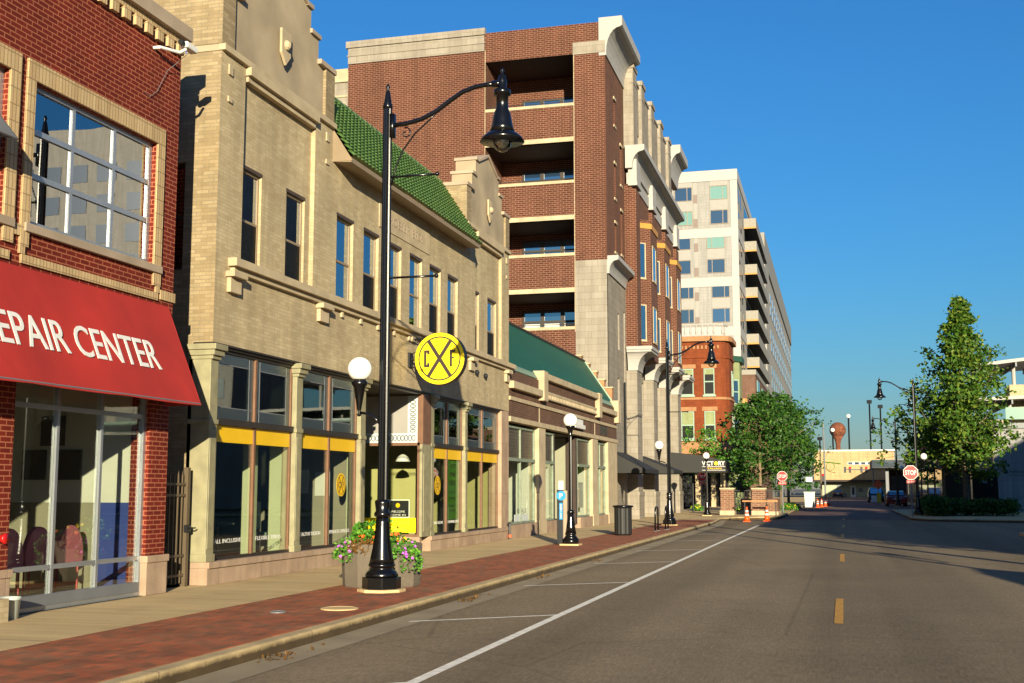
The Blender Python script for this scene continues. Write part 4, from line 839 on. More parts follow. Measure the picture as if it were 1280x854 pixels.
fbox(mb, 'x', XB, 39.9, 49.2, 4.9, 4.98, -.09, .05); mb.build('dentil_course', 'limestone', br)
mb = MB(); fbox(mb, 'x', XB, 39.9, 49.2, 4.981, 5.359, -.01, .2); mb.build('parapet_brick', 'brown_brick', br)
mb = MB(); fbox(mb, 'x', XB, 50.1, 51.9, 3.95, 4.32, -.012, .1); mb.build('prism_panel', 'prism_glass', br)
# green sheet roof
mb = MB(); mb.poly([(-9.72, 35.46, 5.5), (-9.72, 54.1, 5.5), (-11.05, 54.1, 7.48), (-11.05, 35.46, 7.48)]); mb.poly([(-11.05, 35.46, 7.48), (-11.05, 54.1, 7.48), (-22, 54.1, 7.4), (-22, 35.46, 7.4)]); rf = mb.build('sheet_roof', 'roof_sheet', br)
mb = MB(); mb.tube([(-11.05, 35.5, 7.5), (-11.05, 54.1, 7.5)], .06, 6); mb.build('ridge_cap', 'dark_shop', rf)
mb = MB()
for k in range(4): mb.tube([(-9.66 - k * .03, 35.5, 5.36 + k * .05), (-9.66 - k * .03, 54.1, 5.36 + k * .05)], .03, 6)
mb.build('gutter_moulding', 'mint', rf)
mb = MB(); mb.prism([(-11.1, 54.1, 7.52), (-9.7, 54.1, 5.48), (-9.7, 54.1, 5.58), (-11.1, 54.1, 7.62)], (0, .08, 0)); mb.build('verge_board', 'mint', rf)
mb = MB()
for k in range(5): x0 = -11.6 + k * .36; mb.box((x0, 54.3, 5.0), (x0 + .36, 54.7, 7.75 - k * .38))
o = mb.build('stepped_gable', 'old_stone', br, bevel=.02)
mb = MB()
for k in range(5): x0 = -11.6 + k * .36; mb.box((x0 - .02, 54.26, 7.751 - k * .38), (x0 + .41, 54.74, 7.82 - k * .38))
mb.build('step_cap', 'limestone', o)
# show windows
def showwin(a, b, z0=.55, zt=2.56, ztop=3.6, splits=1):
    mb = MB(); frame(mb, 'x', XB, a, b, z0, ztop, .12, .22, .06); fbox(mb, 'x', XB, a + .06, b - .06, zt - .05, zt + .05, .08, .22)
    for k in range(1, splits + 1): u = a + (b - a) * k / (splits + 1); fbox(mb, 'x', XB, u - .025, u + .025, z0 + .06, ztop - .06, .115, .222)
    o = mb.build('show_window', 'patina', br); pane('x', XB, a + .04, b - .04, z0 + .04, zt - .04, .16, 'glass_shop', o); pane('x', XB, a + .04, b - .04, zt + .05, ztop - .04, .17, 'prism_glass', o, 'prism_transom'); return o
showwin(35.5, 39.2, splits=1); showwin(40.25, 42.0, splits=0); showwin(46.1, 48.48, splits=0); showwin(49.7, 51.98, splits=1)
mb = MB()
for a, b in ((35.46, 39.25), (40.2, 42.05), (46.05, 48.5), (49.65, 52.0)): fbox(mb, 'x', XB, a, b, .14, .54, -.02, .3)
mb.build('stone_base', 'pink_stone', br)
mb = MB(); mb.box((XB - .12, 45.8, .3), (XB - .5, 46.05, 3.6)); mb.box((XB - .1, 42.02, .4), (XB - .16, 42.12, 3.6)); mb.build('entrance_post', 'dark_shop', br)
mb = MB(); mb.box((XB - 1.7, 42.1, .14), (XB - 1.65, 46, 3.62)); mb.build('entrance_door', 'dark_int', br)
mb = MB(); mb.box((XB - 1.7, 45.95, .5), (XB - .5, 46.03, 3.6)); mb.build('entrance_side_wall', 'int_wall', br)
mb = MB(); mb.box((XB - .25, 39.0, .55), (XB - 4, 39.08, 3.0)); mb.box((XB - 1.4, 35.6, .55), (XB - 1.35, 39.2, 2.9)); mb.box((XB - .25, 48.3, .55), (XB - 3, 48.4, 3.0)); mb.box((XB - .25, 41.8, .55), (XB - 1.2, 41.9, 2.4)); mb.build('display_wall', 'int_white', br)
mb = MB(); mb.box((XB - 4, 35.5, .3), (XB - 4.05, 54, 3.7)); mb.poly([(XB - .2, 35.5, 3.65), (XB - .2, 54, 3.65), (XB - 4, 54, 3.65), (XB - 4, 35.5, 3.65)]); mb.poly([(XB - .2, 35.5, .5), (XB - .2, 54, .5), (XB - 4, 54, .5), (XB - 4, 35.5, .5)]); mb.build('back_wall', 'dark_int', br)
mb = MB(); mb.box((XB - .19, 46.6, .9), (XB - .2, 47.5, 1.9)); mb.build('window_poster', 'curtain', br)
text('window_lettering', 'RESALE', 'grey_metal', (XB - .155, 37.6, .95), (0, 1, 0), (0, 0, 1), .14, 1.2, br, .002)
mb = MB(); mb.box((XB - .158, 36.7, .62), (XB - .15, 38.4, .84)); mb.build('window_card', 'blind', br)

t = thing('wall_sign', 'white angular sign on the brown store brickwork behind the lamp globe', 'sign', (-9.6, 45, 4.1)); mb = MB(); mb.box((-9.58, 44.3, 3.95), (-9.4, 46.2, 4.1)); mb.box((-9.58, 44.5, 4.1), (-9.45, 46.0, 4.3)); mb.build('sign_board', 'white', t)

# ================================================================== BRICK APARTMENT BUILDING
ap = thing('apartment_building', 'seven storey red brick apartment building with recessed balconies and white cornices', 'apartment building', (-10.1, 67, .1))
YS, XF = 55.0, -10.1
bal = [(-16.1, -11.65, 20.16, 22.6), (-16.1, -11.65, 16.34, 18.25), (-16.1, -11.65, 12.8, 14.42), (-16.1, -11.65, 9.26, 10.9)]
mb = MB(); wall(mb, 'y', YS, -23.4, -11.62, 0, 24.1, bal, 3.1); wall(mb, 'y', YS, -11.62, XF, 12.4, 24.1)
wall(mb, 'x', XF, YS, 60.0, 12.4, 24.1, [(57.2, 57.6, 19.6, 20.9), (57.2, 57.6, 15.9, 17.6), (57.2, 57.6, 13.2, 14.6), (58.9, 59.4, 17, 19), (58.9, 59.4, 13.4, 15.6)], .2)
wall(mb, 'x', XF, 60.0, 79.5, 8.4, 19.4)
mb.poly([(-23.4, YS, 0), (-23.4, 79.5, 0), (-23.4, 79.5, 24), (-23.4, YS, 24)]); mb.poly([(XF, 79.5, 0), (-23.4, 79.5, 0), (-23.4, 79.5, 24), (XF, 79.5, 24)]); mb.poly([(XF, YS, 24.1), (XF, 79.5, 24.1), (-23.4, 79.5, 24.1), (-23.4, YS, 24.1)])
mb.build('brick_wall', 'big_brick', ap)
mb = MB(); wall(mb, 'y', YS - .03, -11.62, XF, 0, 12.4); wall(mb, 'x', XF + .03, YS - .03, 60.0, 0, 11.7, [(57.6, 58.0, 8.4, 10.2), (59.3, 59.7, 6.9, 10.5), (57.4, 57.9, 4.9, 7.0)], .2); mb.poly([(-11.62, YS - .03, 12.4), (XF + .03, YS - .03, 12.4), (XF, YS, 12.4), (-11.62, YS, 12.4)])
wall(mb, 'x', XF, 60.0, 79.5, 0, 8.4, [(61.9, 65.7, .1, 7.4), (67.5, 71.0, .1, 7.4), (72.9, 76.4, .1, 7.4)], .6); mb.build('stone_base', 'stone_block', ap)
mb = MB()
for a, b in ((61.9, 65.7), (67.5, 71.0), (72.9, 76.4)): fbox(mb, 'x', XF, a, b, .1, 7.4, .55, .6)
mb.build('entrance_glass', 'glass_dark', ap)
mb = MB()                                                # white panels, slabs, sills
fbox(mb, 'y', YS, -23.4, -16.15, 23.17, 24.22, -.06, .1); fbox(mb, 'y', YS, -23.5, -16.1, 24.0, 24.34, -.14, .1); fbox(mb, 'y', YS, -23.45, -16.12, 23.55, 23.63, -.09, .1)
fbox(mb, 'y', YS, -11.68, XF + .01, 22.55, 23.15, -.04, .1)
mb.build('parapet_panel', 'stone_block', ap)
mb = MB()
for i, (a, b, z0, z1) in enumerate(bal):
    fbox(mb, 'y', YS, a, b, z0 - .14, z0 + .004, -.05, .16)
    if i: fbox(mb, 'y', YS, a, b, z1 + .0, z1 + .22, -.05, .1)
mb.build('balcony_slab', 'limestone', ap)
mb = MB(); fbox(mb, 'y', YS, -11.66, -11.63, 9, 23, -.01, .05); fbox(mb, 'y', YS, -16.13, -16.1, 14, 23.2, -.01, .05); mb.build('control_joint', 'limestone', ap)
for i, (a, b, z0, z1) in enumerate(bal):
    mb = MB(); fbox(mb, 'y', YS + 3.1, a, b, z0 - 1.2, z1 + .3, 0, .1); mb.build('balcony_back_wall', 'big_brick', ap)
    mb = MB(); mb.box((a + .01, YS + .12, z1 + .0 - .02), (b - .01, YS + 3.09, z1 + .0 - .004)); mb.build('ceiling_shade_sheet', 'dark_shop', ap)  # dark sheet under the brick, shade of the balcony ceiling put into colour
    mb = MB(); x0, x1, za, zb = -15.0, -11.9, z0 - 1.0, z0 + (1.05 if i else .9) + .42 * z0 / 20
    frame(mb, 'y', YS + 3.1, x0, x1, za, zb, -.08, 0, .1)
    for k in (1, 2): u = x0 + (x1 - x0) * k / 3; fbox(mb, 'y', YS + 3.1, u - .1, u + .1, za + .1, zb - .1, -.081, 0)
    fbox(mb, 'y', YS + 3.1, x0 + .1, x1 - .1, zb - .62, zb - .5, -.079, 0)
    o = mb.build('window', 'bronze', ap); pane('y', YS + 3.1, x0 + .05, x1 - .05, za + .05, zb - .05, -.04, 'glass_blue', o)
    if i in (1, 3):
        mb = MB()
        for k in range(3): u = x0 + .15 + k; fbox(mb, 'y', YS + 3.1, u, u + .75, za, zb - .65, -.06, -.05)
        mb.build('curtain', 'curtain', o)
    mb = MB(); fbox(mb, 'y', YS + 3.1, -15.55, -15.4, z0 + .2, z0 + .45, -.12, 0); mb.build('wall_light', 'grey_metal', ap)
    mb = MB(); fbox(mb, 'y', YS, a, b, z0 + .1, z0 + .13, .06, .09); o = mb.build('balcony_rail', 'black_matte', ap)
def cove(y0, y1, x_in, zb, zt, out, name='cornice'):
    mb = MB(); h = zt - zb; pts = [(x_in - .3, zb), (x_in + .06, zb), (x_in + .06, zb + .1 * h)]
    for k in range(7):
        a = R(90 * k / 6); pts.append((x_in + .06 + (out - .16) * (1 - math.cos(a)), zb + .1 * h + .62 * h * math.sin(a)))
    pts += [(x_in + out, zb + .76 * h), (x_in + out, zt), (x_in - .3, zt)]
    mb.prism([(x, y0, z) for x, z in pts], (0, y1 - y0, 0)); return mb.build(name, 'white_trim', ap)
cove(YS - .02, 60.6, XF, 22.4, 24.3, .85); cove(75.9, 80.0, XF + .3, 21.8, 23.8, .75); cove(YS + .1, 59.9, XF + .03, 11.75, 12.6, .5)
# upper stone wall with piers, long middle cornice
mb = MB(); wall(mb, 'x', XF + .35, 60.1, 76.4, 19.2, 23.3, [(62.6, 63.1, 19.6, 20.6), (64.2, 64.6, 19.6, 20.5), (69.6, 70.1, 19.6, 20.4), (74.6, 75.1, 19.6, 20.4)], .15); mb.poly([(XF, 60.1, 19.2), (XF + .35, 60.1, 19.2), (XF + .35, 60.1, 23.3), (XF, 60.1, 23.3)]); mb.poly([(XF + .35, 60.1, 23.3), (XF + .35, 76.4, 23.3), (XF - .3, 76.4, 23.3), (XF - .3, 60.1, 23.3)])
mb.build('upper_stone_wall', 'stone_block', ap)
mb = MB()
for y in (60.12, 63.0, 66.6, 70.3, 73.9): fbox(mb, 'x', XF + .35, y, y + 1.15, 19.3, 23.5, -.18, .3); fbox(mb, 'x', XF + .35, y - .06, y + 1.21, 23.5, 23.75, -.24, .3); fbox(mb, 'x', XF + .35, y - .03, y + 1.18, 22.7, 22.78, -.2, .1)
fbox(mb, 'x', XF + .35, 60.1, 76.4, 23.302, 23.45, -.06, .3)
mb.build('upper_pier', 'stone_block', ap)
cove(59.9, 77.2, XF + .4, 18.1, 19.3, .7)
mb = MB()
pys = (60.1, 65.8, 71.1, 76.4)
for y in pys: fbox(mb, 'x', XF + .42, y, y + 1.35, 17.4, 18.6, -.24, .2); fbox(mb, 'x', XF + .42, y - .05, y + 1.4, 17.2, 17.4, -.27, .2)
fbox(mb, 'x', XF + .42, 60.13, 77.5, 17.3, 17.9, -.03, .3); mb.build('cornice_block', 'white_trim', ap)
mb = MB()
for y in pys: fbox(mb, 'x', XF + .5, y + .05, y + 1.3, 8.4, 17.05, -.1, .5)
fbox(mb, 'x', XF + .4, 60.2, 77.5, 14.9, 17.3, 0, .45)
mb.build('brick_pier', 'big_brick', ap)
for i in range(3):                                       # canted bays with windows
    yb = 61.5 + 5.3 * i; X0, X1 = XF + .05, XF + 1.0
    pl = [(X0, yb), (X1, yb + .9), (X1, yb + 3.3), (X0, yb + 4.2)]
    mb = MB(); mb.prism([(x, y, 8.4) for x, y in pl], (0, 0, 7.4)); bay = mb.build('bay', 'big_brick', ap)
    mb = MB(); mb.prism([(x + .06 * (k in (1, 2)), y, 15.35) for k, (x, y) in enumerate(pl)], (.01, 0, .28)); mb.build('bay_band', 'balcony_edge', bay)
    for z0, z1 in ((9.4, 11.2), (12.7, 14.5)):
        for (p, q) in ((pl[0], pl[1]), (pl[1], pl[2])):
            p_, q_ = Vector((p[0], p[1], 0)), Vector((q[0], q[1], 0)); d = q_ - p_; nrm = Vector((d.y, -d.x, 0)).normalized(); a, b = p_ + d * .22, p_ + d * .72
            if d.x < .1: a, b = p_ + d * .15, p_ + d * .6
            up = Vector((0, 0, 1)); mb = MB()
            def slabq(m, k0, k1, za, zb, l0, l1):
                A, B = p_ + d * k0, p_ + d * k1; m.prism([tuple(A + nrm * l0 + up * za), tuple(B + nrm * l0 + up * za), tuple(B + nrm * l0 + up * zb), tuple(A + nrm * l0 + up * zb)], nrm * (l1 - l0))
            k0, k1 = (.2, .74); slabq(mb, k0, k1, z0 - .1, z0, 0, .05); slabq(mb, k1 - .05, k1, z0, z1, 0, .03); slabq(mb, k0, k0 + .04, z0, z1, 0, .03); slabq(mb, k0, k1, z1, z1 + .06, 0, .03); wn = mb.build('window', 'limestone', ap)
            mb = MB(); slabq(mb, k0 + .04, k1 - .05, z0, z1, .005, .015); mb.build('pane', 'glass_blue', wn)
    mb = MB()
    for y in (yb + 4.6, yb + 5.0): mb.prism([(XF + .41, y + .22 * math.cos(a), 16.0 + (1.0 if math.sin(a) > -.1 else 0) * .25 * math.sin(a) + (-.45 if math.sin(a) < -.1 else .3)) for a in [R(-135), R(-45)] + [R(k) for k in range(0, 181, 30)]], (.03, 0, 0))
    mb.build('arched_niche', 'balcony_edge', ap)
# stone piers with flared white capitals
for y in pys:
    mb = MB(); fbox(mb, 'x', XF + .55, y, y + 1.55, .1, 7.6, 0, .7); fbox(mb, 'x', XF + .6, y - .08, y + 1.63, .1, 1.35, 0, .7); fbox(mb, 'x', XF + .62, y - .1, y + 1.65, 1.3, 1.5, 0, .7); fbox(mb, 'x', XF + .57, y - .02, y + 1.57, 5.4, 5.5, 0, .6); pr = mb.build('stone_pier', 'stone_block', ap, bevel=.02)
    mb = MB(); prev = None
    for k in range(8):
        a = R(90 * k / 7); e = .75 * (1 - math.cos(a)); z = 7.6 + .9 * math.sin(a)
        ring = [(XF + .1, y - .05 - e * .5, z), (XF + .6 + e, y - .05 - e * .5, z), (XF + .6 + e, y + 1.6 + e * .5, z), (XF + .1, y + 1.6 + e * .5, z)]
        if prev:
            for j in range(4): mb.poly([prev[j], prev[(j+1) % 4], ring[(j+1) % 4], ring[j]])
        else: mb.poly(ring[::-1])
        prev = ring
    mb.prism(prev, (0, 0, .12)); a = .06; mb.prism([(XF + .1, prev[0][1] - a, 8.621), (prev[1][0] + a, prev[0][1] - a, 8.621), (prev[1][0] + a, prev[2][1] + a, 8.621), (XF + .1, prev[2][1] + a, 8.621)], (0, 0, .16)); mb.build('capital', 'white_trim', pr)
mb = MB()
for (u, z0, z1) in ((57.4, 19.6, 20.9), (57.4, 15.9, 17.6), (57.4, 13.2, 14.6), (59.15, 17, 19), (59.15, 13.4, 15.6)): fbox(mb, 'x', XF, u - .3, u + .3, z0 - .12, z0, -.05, .1); fbox(mb, 'x', XF, u - .3, u + .3, z1, z1 + .14, -.05, .05)
mb.build('window_sill', 'limestone', ap)
mb = MB()
for (u, z0, z1) in ((57.4, 19.6, 20.9), (57.4, 15.9, 17.6), (57.4, 13.2, 14.6), (59.15, 17, 19), (59.15, 13.4, 15.6)): fbox(mb, 'x', XF, u - .25, u + .25, z0, z1, .19, .2)
mb.build('slit_window', 'glass_dark', ap)
mb = MB()
for (u, z0, z1) in ((57.8, 8.4, 10.2), (59.5, 6.9, 10.5), (57.65, 4.9, 7.0)): fbox(mb, 'x', XF + .03, u - .25, u + .25, z0, z1, .19, .2)
mb.build('slit_window', 'limestone', ap)
mb = MB(); mb.tube([(XF + .12, 58.9, 3.2), (XF + .12, 58.9, 6.9)], .045, 8); mb.build('drainpipe', 'car_dark', ap)
# left wing
mb = MB(); wall(mb, 'y', 56.2, -30, -23.4, 0, 23.2); mb.poly([(-30, 56.2, 23.2), (-23.4, 56.2, 23.2), (-23.4, 79, 23.2), (-30, 79, 23.2)]); mb.build('rear_wing', 'stone_block', ap)
mb = MB(); fbox(mb, 'y', 56.2, -30, -23.41, 22.7, 23.4, -.1, .3); fbox(mb, 'y', 56.2, -30, -23.41, 21.9, 22.0, -.05, .1); mb.build('wing_coping', 'limestone', ap)
# black awnings
def awning(y0, y1, xin, xout, zin, zout, lab):
    t = thing('awning', lab, 'awning', (xin, (y0 + y1) / 2, zout)); mb = MB()
    mb.poly([(xin, y0, zin), (xout, y0, zout), (xout, y1, zout), (xin, y1, zin)]); mb.poly([(xin, y0, zin), (xin, y0, zout - .18), (xout, y0, zout - .18), (xout, y0, zout)]); mb.poly([(xin, y1, zin), (xout, y1, zout), (xout, y1, zout - .18), (xin, y1, zout - .18)]); mb.poly([(xout, y0, zout), (xout, y0, zout - .18), (xout, y1, zout - .18), (xout, y1, zout)])
    o = mb.build('canvas', 'awning_black', t); s = o.modifiers.new('solid', 'SOLIDIFY'); s.thickness = .012
    mb = MB()
    for y in (y0 + .1, y1 - .1): mb.tube([(xin, y, zout - .1), (xout - .05, y, zout - .1)], .015, 6)
    mb.build('awning_frame', 'grey_metal', t); return t
awning(55.2, 59.6, XF + .05, -8.45, 3.4, 2.55, 'black sloped awning on the stone base beside the brown store')
awning(62.0, 65.6, XF + .1, -8.0, 3.4, 2.6, 'black sloped awning between the first two stone piers')
vt = thing('awning', 'long black restaurant awning lettered VICTORY reaching over the walk', 'awning', (-10, 77, 2.66))
mb = MB(); ya, yb_ = 76.0, 79.2
pr = [(-10.1, 3.95), (-8.05, 3.72), (-6.6, 3.36), (-6.6, 2.66), (-10.1, 2.66)]
mb.prism([(x, ya, z) for x, z in pr], (0, yb_ - ya, 0)); mb.build('canvas', 'awning_black', vt)
text('lettering', 'VICT', 'white', (-7.7, ya - .004, 3.22), (1, 0, 0), (0, 0, 1), .27, .72, vt, .004, .02); text('lettering', 'RY', 'white', (-6.84, ya - .004, 3.22), (1, 0, 0), (0, 0, 1), .27, .4, vt, .004, .02)
mb = MB(); mb.lathe([(.125, 0), (.125, .01)], (0, 0, 0), 20); mb.v = [(-7.185 + x, ya - .006 - z, 3.22 + y) for x, y, z in mb.v]; mb.build('emblem', 'petal_yellow', vt)
text('lettering', 'ITALIAN', 'petal_yellow', (-7.33, ya - .004, 2.91), (1, 0, 0), (0, 0, 1), .1, .95, vt, .004, .01)
mb = MB()
for z in (3.02, 2.8): mb.box((-8.05, ya - .008, z - .012), (-6.62, ya - .001, z + .012))
mb.build('stripe', 'white', vt)
mb = MB()
for x in (-6.75, -9.0): mb.tube([(x, yb_ - .1, .13), (x, yb_ - .1, 2.66)], .06, 8)
mb.build('awning_post', 'black_matte', vt)

# ================================================================== RED BRICK CORNER BAY BUILDING, GREEN AND PLUM NEIGHBOURS
tb = thing('turret_building', 'old red brick building with rounded corner bay and white roof balustrade', 'building', (-9, 104, .1))
Yt = 103.0
ring = [(-13.6, Yt), (-9.6, Yt), (-9.15, Yt + .12), (-8.8, Yt + .45), (-8.55, Yt + 1.0), (-8.5, Yt + 1.8), (-8.5, Yt + 5.0), (-9.3, Yt + 6.2)]
body = ring + [(-22, Yt + 6.2), (-22, Yt + .5), (-13.6, Yt + .5)]
mb = MB(); mb.prism([(x, y, 3.6) for x, y in body], (0, 0, 11.0)); mb.build('brick_wall', 'old_brick', tb)
def band(z0, z1, out, m, nm):
    mb = MB(); c = (-11.5, Yt + 3); rr = [(x + out * (0 if i < 0 else (1 if x > -9 else .0)) , y - (out if y < Yt + .3 else (out * .6 if y < Yt + 1 else 0)), z0) for i, (x, y) in enumerate(ring)]; mb.prism(rr + [(-10, Yt + 5, z0), (-13.6, Yt + 1, z0)], (0, 0, z1 - z0)); return mb.build(nm, m, tb)
band(12.75, 12.95, .1, 'old_brick', 'string_course'); band(14.2, 14.62, .3, 'old_stone', 'cornice'); band(4.6, 5.6, .12, 'old_stone', 'stone_belt'); band(9.2, 9.4, .08, 'old_stone', 'string_course'); band(3.3, 4.0, .2, 'old_stone', 'stone_belt')
mb = MB()
for k in range(12): x = -13.2 + k * .34; mb.box((x, Yt - .08, 13.55), (x + .18, Yt, 13.85))
mb.build('dentil_course', 'old_stone', tb)
for (x0, x1) in ((-12.6, -11.5), (-10.62, -9.72)):
    for z0, z1 in ((5.85, 8.2), (9.6, 11.85)):
        mb = MB(); frame(mb, 'y', Yt, x0, x1, z0, z1, -.1, .02, .08); fbox(mb, 'y', Yt, x0 + .08, x1 - .08, (z0 + z1) / 2 - .05, (z0 + z1) / 2 + .05, -.09, .02); fbox(mb, 'y', Yt, x0 - .1, x1 + .1, z0 - .16, z0 - .001, -.14, .02); o = mb.build('window', 'mint', tb); pane('y', Yt, x0 + .1, x1 - .1, z0 + .1, z1 - .1, -.04, 'glass_dark', o)
        mb = MB(); fbox(mb, 'y', Yt, x0 + .09, x1 - .09, (z0 + z1) / 2 + .05 if z0 < 7 else z1 - .5, z1 - .09, -.06, -.045); mb.build('blind', 'green_paint', o)
        mb = MB(); fbox(mb, 'y', Yt, x0 - .2, x1 + .2, z1 + .03, z1 + .38, -.06, .0); mb.build('window_head', 'old_stone', tb)
for z0, z1 in ((5.85, 8.2), (9.6, 11.85)):
    mb = MB(); frame(mb, 'x', -8.5, Yt + 2.6, Yt + 4, z0, z1, -.06, .02, .12); o = mb.build('window', 'mint', tb); pane('x', -8.5, Yt + 2.7, Yt + 3.9, z0 + .1, z1 - .1, -.02, 'glass_dark', o)
mb = MB()
rb = [(-13.6, Yt + .1), (-11.2, Yt + .1), (-9.7, Yt + .15), (-9.0, Yt + .6), (-8.7, Yt + 1.6)]
for (a, b) in zip(rb, rb[1:]):
    n = max(1, int(math.dist(a, b) / .42))
    for k in range(n): x = a[0] + (b[0] - a[0]) * k / n; y = a[1] + (b[1] - a[1]) * k / n; mb.lathe([(.1, 0), (.06, .15), (.12, .35), (.06, .8), (.1, .95)], (x, y, 14.65), 8)
mb.tube([(x, y, 15.66) for x, y in rb], .1, 6); mb.tube([(x, y, 14.7) for x, y in rb], .1, 6); mb.build('balustrade', 'white_trim', tb)
mb = MB()
for x in (-13.4, -11.3, -10.0, -9.2): mb.box((x - .2, Yt, .1), (x + .2, Yt + .5, 3.6))
mb.build('shopfront_column', 'tan_brick_face', tb)
mb = MB(); mb.box((-13.6, Yt + .6, .1), (-8.8, Yt + .7, 3.6)); mb.build('shopfront_glass', 'glass_dark', tb)
t = thing('awning', 'green sloped awning below the rounded red brick bay', 'awning', (-9, 102.5, 3.3)); mb = MB(); mb.poly([(-12, Yt - .1, 4.1), (-12, Yt - 1.4, 3.2), (-9.0, Yt - 1.4, 3.2), (-8.5, Yt + .3, 4.1)]); mb.poly([(-8.5, Yt + .3, 4.1), (-9.0, Yt - 1.4, 3.2), (-7.6, Yt + 1.2, 3.2), (-8.3, Yt + 1.8, 4.1)]); o = mb.build('canvas', 'dkgreen', t); s = o.modifiers.new('solid', 'SOLIDIFY'); s.thickness = .03
gb = thing('green_building', 'pale green painted brick building beside the red corner bay', 'building', (-8.9, 114, .1))
mb = MB(); mb.prism([(x, y, .1) for x, y in ((-22, 109.3), (-8.95, 109.3), (-8.15, 110.4), (-8.15, 113.2), (-8.95, 114.6), (-8.95, 121.5), (-22, 121.5))], (0, 0, 13)); mb.build('brick_wall', 'green_paint', gb)
mb = MB(); mb.prism([(x, y, 13.101) for x, y in ((-22, 109.2), (-8.8, 109.2), (-7.9, 110.3), (-7.9, 113.3), (-8.8, 114.8), (-8.8, 121.6), (-22, 121.6))], (0, 0, .5)); mb.build('cornice', 'dkgreen', gb)
for z0 in (5.6, 9.2):
    p_, q_ = Vector((-8.95, 109.3, 0)), Vector((-8.15, 110.4, 0)); d = q_ - p_; n_ = Vector((d.y, -d.x, 0)).normalized()
    A, B = p_ + d * .2, p_ + d * .85; mb = MB(); up = Vector((0, 0, 1)); mb.prism([tuple(A + up * z0), tuple(B + up * z0), tuple(B + up * (z0 + 2.3)), tuple(A + up * (z0 + 2.3))], n_ * .06); o = mb.build('window', 'mint', gb)
    A, B = p_ + d * .3, p_ + d * .75; mb = MB()
    for za, zb in ((z0 + .15, z0 + 1.1), (z0 + 1.2, z0 + 2.15)): mb.prism([tuple(A + up * za), tuple(B + up * za), tuple(B + up * zb), tuple(A + up * zb)], n_ * .07)
    mb.build('pane', 'glass_blue', o)
pb = thing('plum_brick_building', 'plum brown building with orange panels in front of the white tower', 'building', (-8, 135, .1))
mb = MB(); mb.box((-26, 122, .1), (-7.45, 150, 13.0)); mb.build('wall', 'plum_brick', pb)
mb = MB(); mb.box((-26, 121.9, 13.001), (-7.38, 150.1, 13.5)); mb.build('parapet', 'balcony_side', pb)
mb = MB(); mb.box((-8.9, 121.93, 5), (-8.3, 122.0, 10.6)); mb.box((-7.45, 128, 4), (-7.38, 131, 10.5)); mb.box((-7.45, 137, 4), (-7.38, 140, 10.5)); mb.build('panel', 'orange_panel', pb)
mb = MB(); mb.box((-7.45, 124, 9.6), (-7.37, 127.5, 12.6)); mb.box((-7.45, 132, 9.6), (-7.37, 136, 12.4)); mb.build('window', 'glass_teal', pb)

# ================================================================== WHITE TOWER
tw = thing('white_tower', 'tall white panelled apartment tower with grey balconies along the street', 'apartment tower', (-12, 200, .1))
XT, YT = -12.0, 165.0
mb = MB(); mb.box((-34, YT, 0), (XT, 229, 44.2)); mb.build('wall', 'white_panel', tw)
mb = MB(); mb.box((-34.05, YT - .12, 44.2), (XT + .12, 229, 45.75)); 
zb = [(36.2, 37.5), (29.3, 30.6), (22.4, 23.7), (15.5, 16.8)]
for a, b in zb: mb.box((-34, YT - .1, a), (XT + .1, 229, b))
mb.box((-12.9, YT - .08, 0), (XT + .08, YT + .6, 44.19))
mb.build('band', 'white_band', tw, bevel=.03)
for i in range(12):
    zz = 43.5 - 3.45 * i
    if zz < 6: break
    shift = 0 if (i // 2) % 2 == 0 else -.55
    for j, x0 in enumerate((-15.7, -20.6, -24.5, -29)):
        xa = x0 + shift * (1 if j == 0 else .6); xb = xa + 2.45
        mb = MB(); frame(mb, 'y', YT, xa, xb, zz - 1.95, zz, -.09, 0, .07); fbox(mb, 'y', YT, xa + (1.7 if (i // 2) % 2 == 0 else .65), xa + (1.78 if (i // 2) % 2 == 0 else .73), zz - 1.9, zz - .05, -.085, 0); o = mb.build('window', 'win_light', tw)
        pane('y', YT, xa + .05, xb - .05, zz - 1.9, zz - .05, -.05, random.choice(['glass_far', 'glass_far', 'glass_teal', 'glass_blue', 'glass_teal']), o)
        if i % 2 == 0: mb = MB(); fbox(mb, 'y', YT, xa, xb, zz - 3.4, zz - 1.97, -.05, 0); fbox(mb, 'y', YT, xa, xb, zz + .03, zz + .75, -.05, 0); mb.build('spandrel', 'grey_panel', tw)
for x0 in (-18.0, -27):
    mb = MB()
    for i in range(6): zz = 44.1 - 6.9 * i; mb.box((x0, YT - .04, zz - 6.4), (x0 + .55, YT, zz))
    mb.build('vent_strip', 'grey_panel', tw)
    mb = MB()
    for i in range(10): zz = 42.4 - 3.45 * i; mb.box((x0, YT - .06, zz - 1.2), (x0 + .55, YT, zz)) 
    mb.build('louvre', 'taupe_panel', tw)
mb = MB()
for i in range(11):
    zz = 43.5 - 3.45 * i
    for y in (166.5, 170.5): mb.box((XT - .02, y, zz - 2.1), (XT + .04, y + 1.6, zz))
    mb.box((XT - .02, 178, zz - 2.3), (XT + .04, 206, zz))
mb.build('street_window', 'glass_dark', tw)
for i in range(10):
    zz = 39.9 - 3.45 * i
    if zz < 12: break
    mb = MB(); mb.box((XT + .02, 177.5, zz), (XT + 1.75, 207, zz + .22)); bo = mb.build('balcony', 'black_matte', tw)
    mb = MB(); mb.box((XT + .02, 177.45, zz + .22), (XT + 1.76, 177.55, zz + 1.5)); mb.box((XT + 1.68, 177.5, zz + .0), (XT + 1.8, 207, zz + 1.5)); mb.build('balcony_screen', 'balcony_side', bo)
    mb = MB(); mb.box((XT + .02, 177.4, zz - .02), (XT + 1.8, 177.52, zz + .2)); mb.build('balcony_edge', 'balcony_edge', bo)
